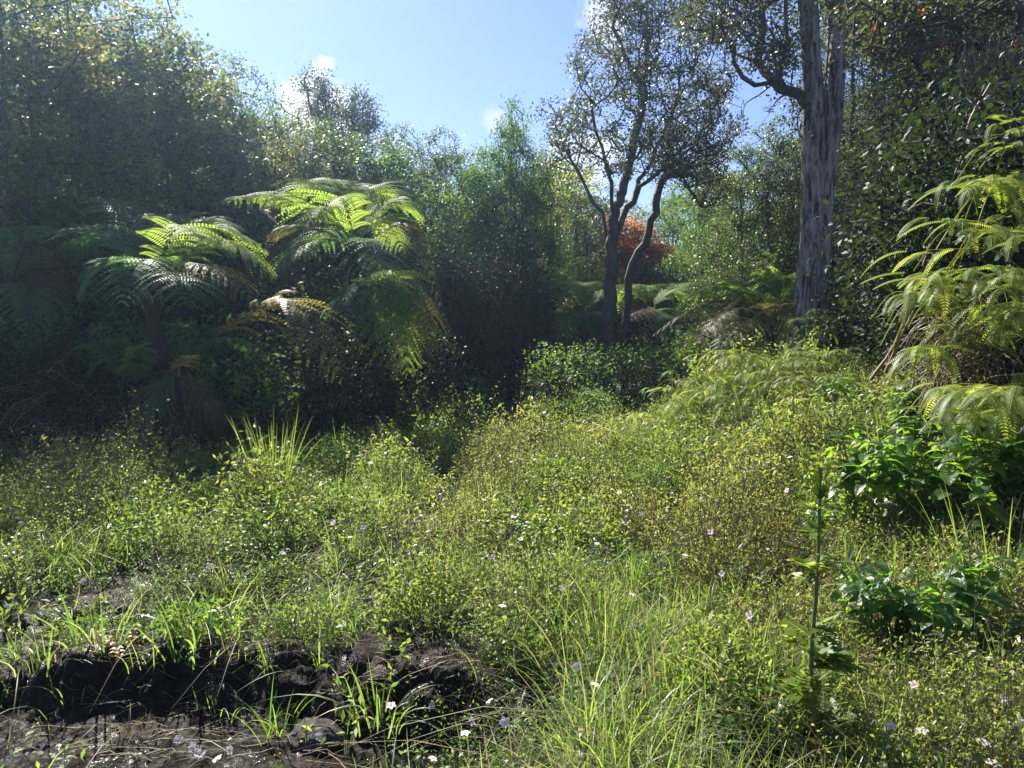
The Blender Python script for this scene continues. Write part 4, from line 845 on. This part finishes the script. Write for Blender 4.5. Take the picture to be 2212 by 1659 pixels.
# herbs: small-leaved stems
def herb_mass(n, y0, y1, hh, nl, L, name, label, m='herb', gmin=-1, tone=.3, lean=.35, reg=None):
    x, y = scatter(n, y0, y1, 1.6); g_ = fbm(x * .55 + 3, y * .55) * 2; k = keep(x, y, np.clip(.55 + g_ * 1.6, .12, 1) if reg is None else reg(x / y * F + 1106, y)); x, y, g_ = x[k], y[k], g_[k]; n = len(x)
    hm, hv = humm(x, y); z = H(x, y); h = hh * U(.6, 1.12, n) * (.16 + 1.5 * hm * (.3 + 1.05 * hv)) * (.8 + .8 * np.clip(g_ + .3, 0, 1)); a = U(0, 6.28, n); ln = lean * U(.2, 1.6, n) * h
    top_ = np.stack([x + np.cos(a) * ln, y + np.sin(a) * ln, z + h], 1); bot = np.stack([x, y, z - .01], 1); st = MB(); lf = MB()
    mid = (top_ + bot) / 2 + rng.normal(size=(n, 3)) * .02; tubes(st, bot, mid, .0016, .0013, U(0, 1, n), 3); tubes(st, mid, top_, .0013, .0008, U(0, 1, n), 3)
    t = U(.15, 1, (n, nl)); p = np.where(t[..., None] < .5, bot[:, None] * (1 - 2 * t[..., None]) + mid[:, None] * 2 * t[..., None], mid[:, None] * (2 - 2 * t[..., None]) + top_[:, None] * (2 * t[..., None] - 1)).reshape(-1, 3)
    p = p + rng.normal(size=p.shape) * L * .8; N_ = len(p); patch = np.clip(tone + fbm(x * .8 + 50, y * .8) * .9 + (humm(x, y)[1] - .5) * .6, 0, 1)
    A = np.clip(np.repeat(patch, nl) + rng.normal(size=N_) * .18, 0, 1); s = U(.55, 1.3, N_) * np.repeat(.65 + 1.3 * ((humm(x, y)[1] * 7.3) % 1)**2, nl)
    leaf(lf, p, rdirs(N_, .5), rdirs(N_, .9), L * s * 1.2, L * .42 * s, A, fold=.2)
    o = lf.build(name, M[m]); tag(o, label, 'herbs', kind='stuff'); o2 = st.build(name + '_stems', M['dry']); tag(o2, 'thin reddish stems of the ' + label, 'stems', kind='stuff')
herb_mass(22000, 1.9, 5.2, .22, 15, .023, 'ground_herbs', 'small-leaved creeping herbs covering the foreground')
herb_mass(26000, 3.6, 8.0, .40, 15, .022, 'tall_weeds', 'tall twiggy olive weeds standing on the right side of the meadow', m='olive', tone=.4, lean=.3,
          reg=lambda u, y: np.exp(-((u - 1680) / 230)**2) * ss(3.6, 4.4, y) * (1 - ss(6.4, 7.4, y)) * .9 * ss(-.15, .2, fbm(u * .008 + 5, y * .9) * 2) + .7 * np.exp(-((u - 540) / 130)**2 - ((y - 6.0) / .5)**2) + .6 * np.exp(-((u - 1050) / 120)**2 - ((y - 7.6) / .6)**2) + .7 * np.exp(-((u - 820) / 90)**2 - ((y - 4.6) / .35)**2))
herb_mass(30000, 5.0, 10, .34, 16, .028, 'meadow_herbs', 'small-leaved herbs covering the middle of the meadow', tone=.34)
herb_mass(15000, 9.5, 16.5, .45, 18, .038, 'far_herbs', 'small-leaved herbs covering the far end of the clearing', tone=.3)
def grass_mass(n, y0, y1, h, W, name, label, m='grass', k=4, off=0, tone=.4, bend=.6, thr=.35):
    x, y = scatter(n, y0, y1, 1.6); g_ = fbm(x * .7 + 13 + off, y * .7 + 5) * 2
    uu = x / y * F + 1106; boost = np.exp(-((uu - 1330) / 170)**2) * (1 - ss(3.6, 5.2, y)) + np.exp(-((uu - 1650) / 260)**2) * (1 - ss(2.9, 3.6, y)) + .5 * np.exp(-((uu - 900) / 120)**2) * ss(5.5, 6.5, y) * (1 - ss(8, 9, y))
    kk = keep(x, y, np.clip(thr + g_ * 2 + boost, .07, 1)); x, y, boost = x[kk], y[kk], boost[kk]; n = len(x)
    z = H(x, y); a = U(0, 6.28, n); D = unit(np.stack([rng.normal(size=n) * .28, rng.normal(size=n) * .28, np.ones(n)], 1)); hm, hv = humm(x, y); L = h * U(.35, 1.2, n) * (1 + .35 * boost) * (.55 + .7 * hm)
    be = np.stack([np.cos(a), np.sin(a), 0 * a], 1) * (U(.05, bend * 1.8, n))[:, None]; mb = MB()
    blade(mb, np.stack([x, y, z - .01], 1), D, L, W * U(.5, 1.3, n), be, np.clip(tone + rng.normal(size=n) * .25, 0, 1), k=k); tag(mb.build(name, M[m]), label, 'grass', kind='stuff')
grass_mass(26000, 1.9, 5.0, .33, .0058, 'near_grass', 'green grass blades growing through the foreground herbs', k=6)
grass_mass(34000, 4.8, 10, .38, .0075, 'meadow_grass', 'green grass blades through the middle meadow', k=4)
grass_mass(9000, 9.5, 16, .34, .012, 'far_grass', 'green grass at the far end of the clearing', k=3)
grass_mass(17000, 1.9, 6.0, .34, .0032, 'dry_grass', 'dry straw-coloured grass stems lying among the herbs', m='dry', k=5, off=40, bend=1.3, thr=.6)
grass_mass(20000, 5.5, 12, .40, .0045, 'far_dry_grass', 'dry straw-coloured stems in the middle meadow', m='dry', k=4, off=60, bend=1.0, thr=.6)
def whorls(n, y0, y1, h, L, name, label, m='bush', um=80, thr=.3):
    x, y = scatter(n, y0, y1, 1.6, um); k = keep(x, y, np.clip(thr + fbm(x * 1.1 + 70, y * 1.1) * 3, .03, 1)); x, y = x[k], y[k]; n = len(x); z = H(x, y); lf = MB(); st_ = MB()
    a0 = U(0, 6.28, n); hh = h * U(.5, 1.2, n); t_ = np.stack([x + np.cos(a0) * hh * .3, y + np.sin(a0) * hh * .3, z + hh], 1); b_ = np.stack([x, y, z - .01], 1); tubes(st_, b_, t_, .002, .0012, .5, 4)
    for j in range(7):
        c = b_ + (t_ - b_) * (.3 + .1 * j + .0 * a0[:, None]); a = a0 + j * 1.9
        for sd in (1, -1): leaf2(lf, c, np.stack([np.cos(a) * sd, np.sin(a) * sd, .55 + 0 * a], 1), rdirs(n, 1.3), L * U(.7, 1.2, n) * (1.15 - .09 * j), L * .42, np.clip(.45 + rng.normal(size=n) * .25, 0, 1), .35, 3)
    tag(lf.build(name, M[m]), label, 'herbs', kind='stuff'); tag(st_.build(name + '_stems', M['stem']), 'green stems of the ' + label, 'stems', kind='stuff')
whorls(2600, 1.9, 5.5, .26, .042, 'leafy_weeds', 'leafy weeds with paired lance-shaped leaves in the foreground')
whorls(2600, 5, 10.5, .42, .06, 'meadow_weeds', 'taller leafy weeds dotted through the meadow', 'limebush')
whorls(900, 2.4, 7, .34, .05, 'olive_weeds', 'olive brown weeds dotted through the meadow', 'olive')
def tufts(nt_, y0, y1, h, W, per, name, label, m='grass', thr=.25, reg=None):
    x, y = scatter(nt_, y0, y1, 1.6); uu = x / y * F + 1106
    k = keep(x, y, np.clip(thr + fbm(x * .8 + 33, y * .8) * 2.6 + (reg(uu, y) if reg else 0), .02, 1)); x, y = x[k], y[k]; q = len(x); sc_ = np.repeat(U(.5, 1.25, q), per); x = np.repeat(x, per) + rng.normal(size=q * per) * .035; y = np.repeat(y, per) + rng.normal(size=q * per) * .035; n = len(x)
    a = U(0, 6.28, n); sp = U(.02, .55, n); D = unit(np.stack([np.cos(a) * sp, np.sin(a) * sp, np.ones(n)], 1)); tn = np.repeat(U(.05, .75, q), per); mb = MB()
    blade(mb, np.stack([x, y, H(x, y) - .01], 1), D, h * sc_ * U(.45, 1.1, n), W * U(.6, 1.2, n), np.stack([np.cos(a), np.sin(a), 0 * a], 1) * (sp * 1.3)[:, None], np.clip(tn + rng.normal(size=n) * .12, 0, 1), k=6)
    tag(mb.build(name, M[m]), label, 'grass', kind='stuff')
rg = lambda u, y: .5 * np.exp(-((u - 1350) / 220)**2) * (1 - ss(3.8, 5.4, y)) + .4 * np.exp(-((u - 1480) / 140)**2) * ss(5, 6, y) * (1 - ss(8, 9, y)) + .35 * np.exp(-((u - 1600) / 300)**2) * (1 - ss(2.8, 3.4, y))
tufts(620, 1.9, 5.0, .36, .0085, 22, 'near_grass_tufts', 'broad-bladed grass tufts in the foreground', reg=rg)
tufts(1100, 4.8, 11, .42, .010, 20, 'meadow_grass_tufts', 'broad-bladed grass tufts through the meadow', reg=rg)
tufts(420, 2.2, 9, .34, .006, 22, 'withered_tufts', 'withered brown grass tufts in the meadow', m='dry', thr=.4)
for i_, (u, v) in enumerate([(30, 1400), (120, 1425), (330, 1430), (520, 1420), (610, 1440), (690, 1450), (160, 1500), (470, 1540), (860, 1590), (1010, 1600)]):
    clump('straggling grass tuft %s' % ['at the far left of the cut bank', 'beside the small pale stone', 'in the middle of the bank lip', 'right of the middle of the bank lip', 'near the earth-covered rock', 'at the right end of the bank lip', 'low on the bank face at left', 'low on the bank face in its middle', 'left of the big earth clod foot', 'right of the big earth clod foot'][i_], u, v, U(.16, .28), 16, .006, 1.4, .12)
# straws and roots lying on the mud
mb = MB()
for _ in range(260):
    u, v = U(-20, 1100), U(1370, 1655); p = ground(u, v)
    if bare_mask(np.array([p[0]]), np.array([p[1]]))[0] < .3: continue
    a = U(-.6, .9); L = U(.06, .32); d = np.array([math.cos(a), math.sin(a) * .6, 0]); q = [p + d * L * t + [0, 0, .008 + .02 * math.sin(3.1 * t) * U(.2, 1.5)] for t in np.linspace(0, 1, 6)]
    q = np.array(q); q[:, 2] = H(q[:, 0], q[:, 1]) + .012 + .02 * np.sin(np.linspace(0, 3.1, 6)) * U(.1, 1.5); q[:, :2] += rng.normal(size=(6, 2)) * .008
    poly(mb, q, .0016, .0012, U(.4, 1), 3)
tag(mb.build('mud_straw', M['dry']), 'dry straw and fine roots lying on the wet mud', 'straw', kind='stuff')

# ---------------------------------------------------------------- rocks and clods
def lump(name, u, v, r, label, cat, m='mud', zs=.7):
    p = ground(u, v); bpy_ico = None
    import bmesh
    bm = bmesh.new(); bmesh.ops.create_icosphere(bm, subdivisions=5, radius=1)
    for vv in bm.verts:
        c = np.array(vv.co); k = 1 + .5 * fbm(c[0] * 1.2 + u, c[1] * 1.2 + c[2] * 1.7 + v, 4) * 1.4 + .16 * fbm(c[0] * 7 + u, c[1] * 7 + c[2] * 5, 3)
        vv.co = Vector((c[0] * k * r, c[1] * k * r, max(c[2] * k * r * zs, -r * .3)))
    me = bpy.data.meshes.new(name); bm.to_mesh(me); bm.free(); me.materials.append(M[m]); 
    for f in me.polygons: f.use_smooth = True
    o = bpy.data.objects.new(name, me); C.objects.link(o); o.location = p; o.rotation_euler = (0, 0, U(0, 6)); tag(o, label, cat)
lump('mud_clod', 920, 1545, .15, 'large dark crumbly clod of earth at the bottom, left of centre', 'clod of earth', zs=1.0)
lump('rock', 690, 1600, .13, 'dark flat-topped rock beside the muddy water', 'rock', 'rock')
lump('rock', 645, 1470, .10, 'dark earth-covered rock at the edge of the cut bank', 'rock', 'mud')
lump('rock', 82, 1265 + 350, .05, 'small rounded stone at the left of the glinting water', 'rock', 'rock')
lump('rock', 60, 1395, .04, 'small pale stone lying in the left mud', 'rock', 'rock')
lump('mud_clod', 950, 1155, .14, 'dark clod of earth in the middle of the meadow', 'clod of earth')
lump('mud_clod', 395, 1175, .16, 'dark clod of earth behind the small puddle', 'clod of earth')
lump('mud_clod', 30, 1480, .16, 'lump of earth at the left end of the cut bank', 'clod of earth')

# ---------------------------------------------------------------- flowers
fl = MB(); st = MB(); ce = MB()
for i in range(5):
    a = i * 2 * math.pi / 5; d = np.array([[math.cos(a), math.sin(a), .35]]); leaf2(fl, d * .002, d, [[0, 0, 1.]], .024, .027, U(.2, .9, 1), .25, 5, tipw=.62)
n = 12; leaf(ce, np.zeros((n, 3)), rdirs(n, 1.5), rdirs(n), .009, .003, .5)
root = empty('flower', (0, 0, 0), 'x', 'flower'); fl.build('petals', M['petal'], root, smooth=True); ce.build('stamens', M['pollen'], root)
poly(st, spline([(0, 0, 0), (.005, .003, -.12), (0, 0, -.34)], 6), .0012, .0016, .5, 4); st.build('stem', M['stem'], root)
FK = Kit(root)
ORD = ['leftmost', 'second from the left', 'third from the left', 'fourth from the left', 'fifth from the left', 'sixth from the left', 'seventh from the left', 'eighth from the left', 'ninth from the left', 'tenth from the left']
FL = {'in the lower right corner': [(1925, 1570), (1992, 1580), (2040, 1620), (2125, 1605), (2145, 1650), (2168, 1510), (2190, 1455), (1975, 1480), (2205, 1560)],
      'at the right edge above the corner': [(2140, 1278), (2195, 1310), (2200, 1385)],
      'before the fern mound': [(1605, 892), (1618, 905), (1634, 894), (1700, 862), (1740, 862), (1762, 855), (1790, 842), (1855, 940)],
      'left of the meadow middle': [(610, 1195), (690, 1020), (720, 1130), (745, 1245), (785, 1140), (800, 1000), (830, 1140)],
      'by the small puddle': [(445, 1232), (456, 1224), (520, 1195), (530, 1212), (565, 1255)],
      'at the sunny meadow middle': [(960, 1055), (980, 1010), (1045, 1080), (1070, 1070), (1110, 1118), (1165, 1075), (1200, 1045), (1245, 1010), (1338, 1065), (1385, 1110)],
      'in the herbs below the middle': [(1065, 1205), (1085, 1310), (1105, 1178), (1125, 1165), (1142, 1196), (1215, 1270), (1235, 1262), (1262, 1268), (1290, 1175), (1365, 1285)],
      'in the grass near the bottom middle': [(845, 1525), (935, 1640), (1005, 1585), (1018, 1558), (1058, 1515), (1090, 1560), (1245, 1440), (1285, 1480)],
      'beside the glinting water': [(385, 1600), (415, 1615), (432, 1630), (470, 1640), (495, 1620), (688, 1590)],
      'at the left edge of the meadow': [(15, 1310), (62, 1250), (98, 1250), (180, 1255)],
      'in shade under the left forest': [(45, 1130), (95, 1080), (240, 1005), (290, 985), (352, 1048), (375, 1095), (395, 1045), (420, 1010), (470, 1030)],
      'between weed stalk and meadow': [(1430, 1290), (1480, 1200), (1535, 1150), (1560, 1240), (1600, 1180), (1620, 1330), (1650, 1090), (1700, 1060), (1740, 1130)]}
for zone, lst in FL.items():
    for i, (u, v) in enumerate(sorted(lst)):
        bare = 'water' in zone or 'puddle' in zone
        q = ground(u, v, .10 if bare else .46 if any(k_ in zone for k_ in ('mound', 'stalk', 'sunny', 'left of')) else .30); o = FK.get(); o.location = tuple(q); s = U(.62, .9); o.scale = (s, s, s); o.rotation_euler = (U(-.3, 1.3), U(-.8, .8), U(-2, 2))
        o['label'] = 'pink flower, ' + ORD[i] + ' of those ' + zone; o['group'] = 'pale pink flowers of the meadow'

# ---------------------------------------------------------------- haze volume added to stand in for veiling lens glare
hz = MB(); x0, x1, y0, y1, z0, z1 = -430, 430, -90, 640, -4, 15.5
hz.add([[x0, y0, z0], [x1, y0, z0], [x1, y1, z0], [x0, y1, z0], [x0, y0, z1], [x1, y0, z1], [x1, y1, z1], [x0, y1, z1]], [[0, 3, 2, 1], [4, 5, 6, 7], [0, 1, 5, 4], [1, 2, 6, 5], [2, 3, 7, 6], [3, 0, 4, 7]], .5)
m, nt = mat('lens_glare_haze'); o = N(nt, 'ShaderNodeOutputMaterial'); v = N(nt, 'ShaderNodeVolumePrincipled')
v.inputs['Color'].default_value = (.45, .68, 1, 1); v.inputs['Density'].default_value = .0015; v.inputs['Anisotropy'].default_value = .72
nt.links.new(v.outputs[0], o.inputs['Volume'])
tag(hz.build('haze', m), 'thin bluish haze added in place of lens glare', 'haze', kind='stuff')
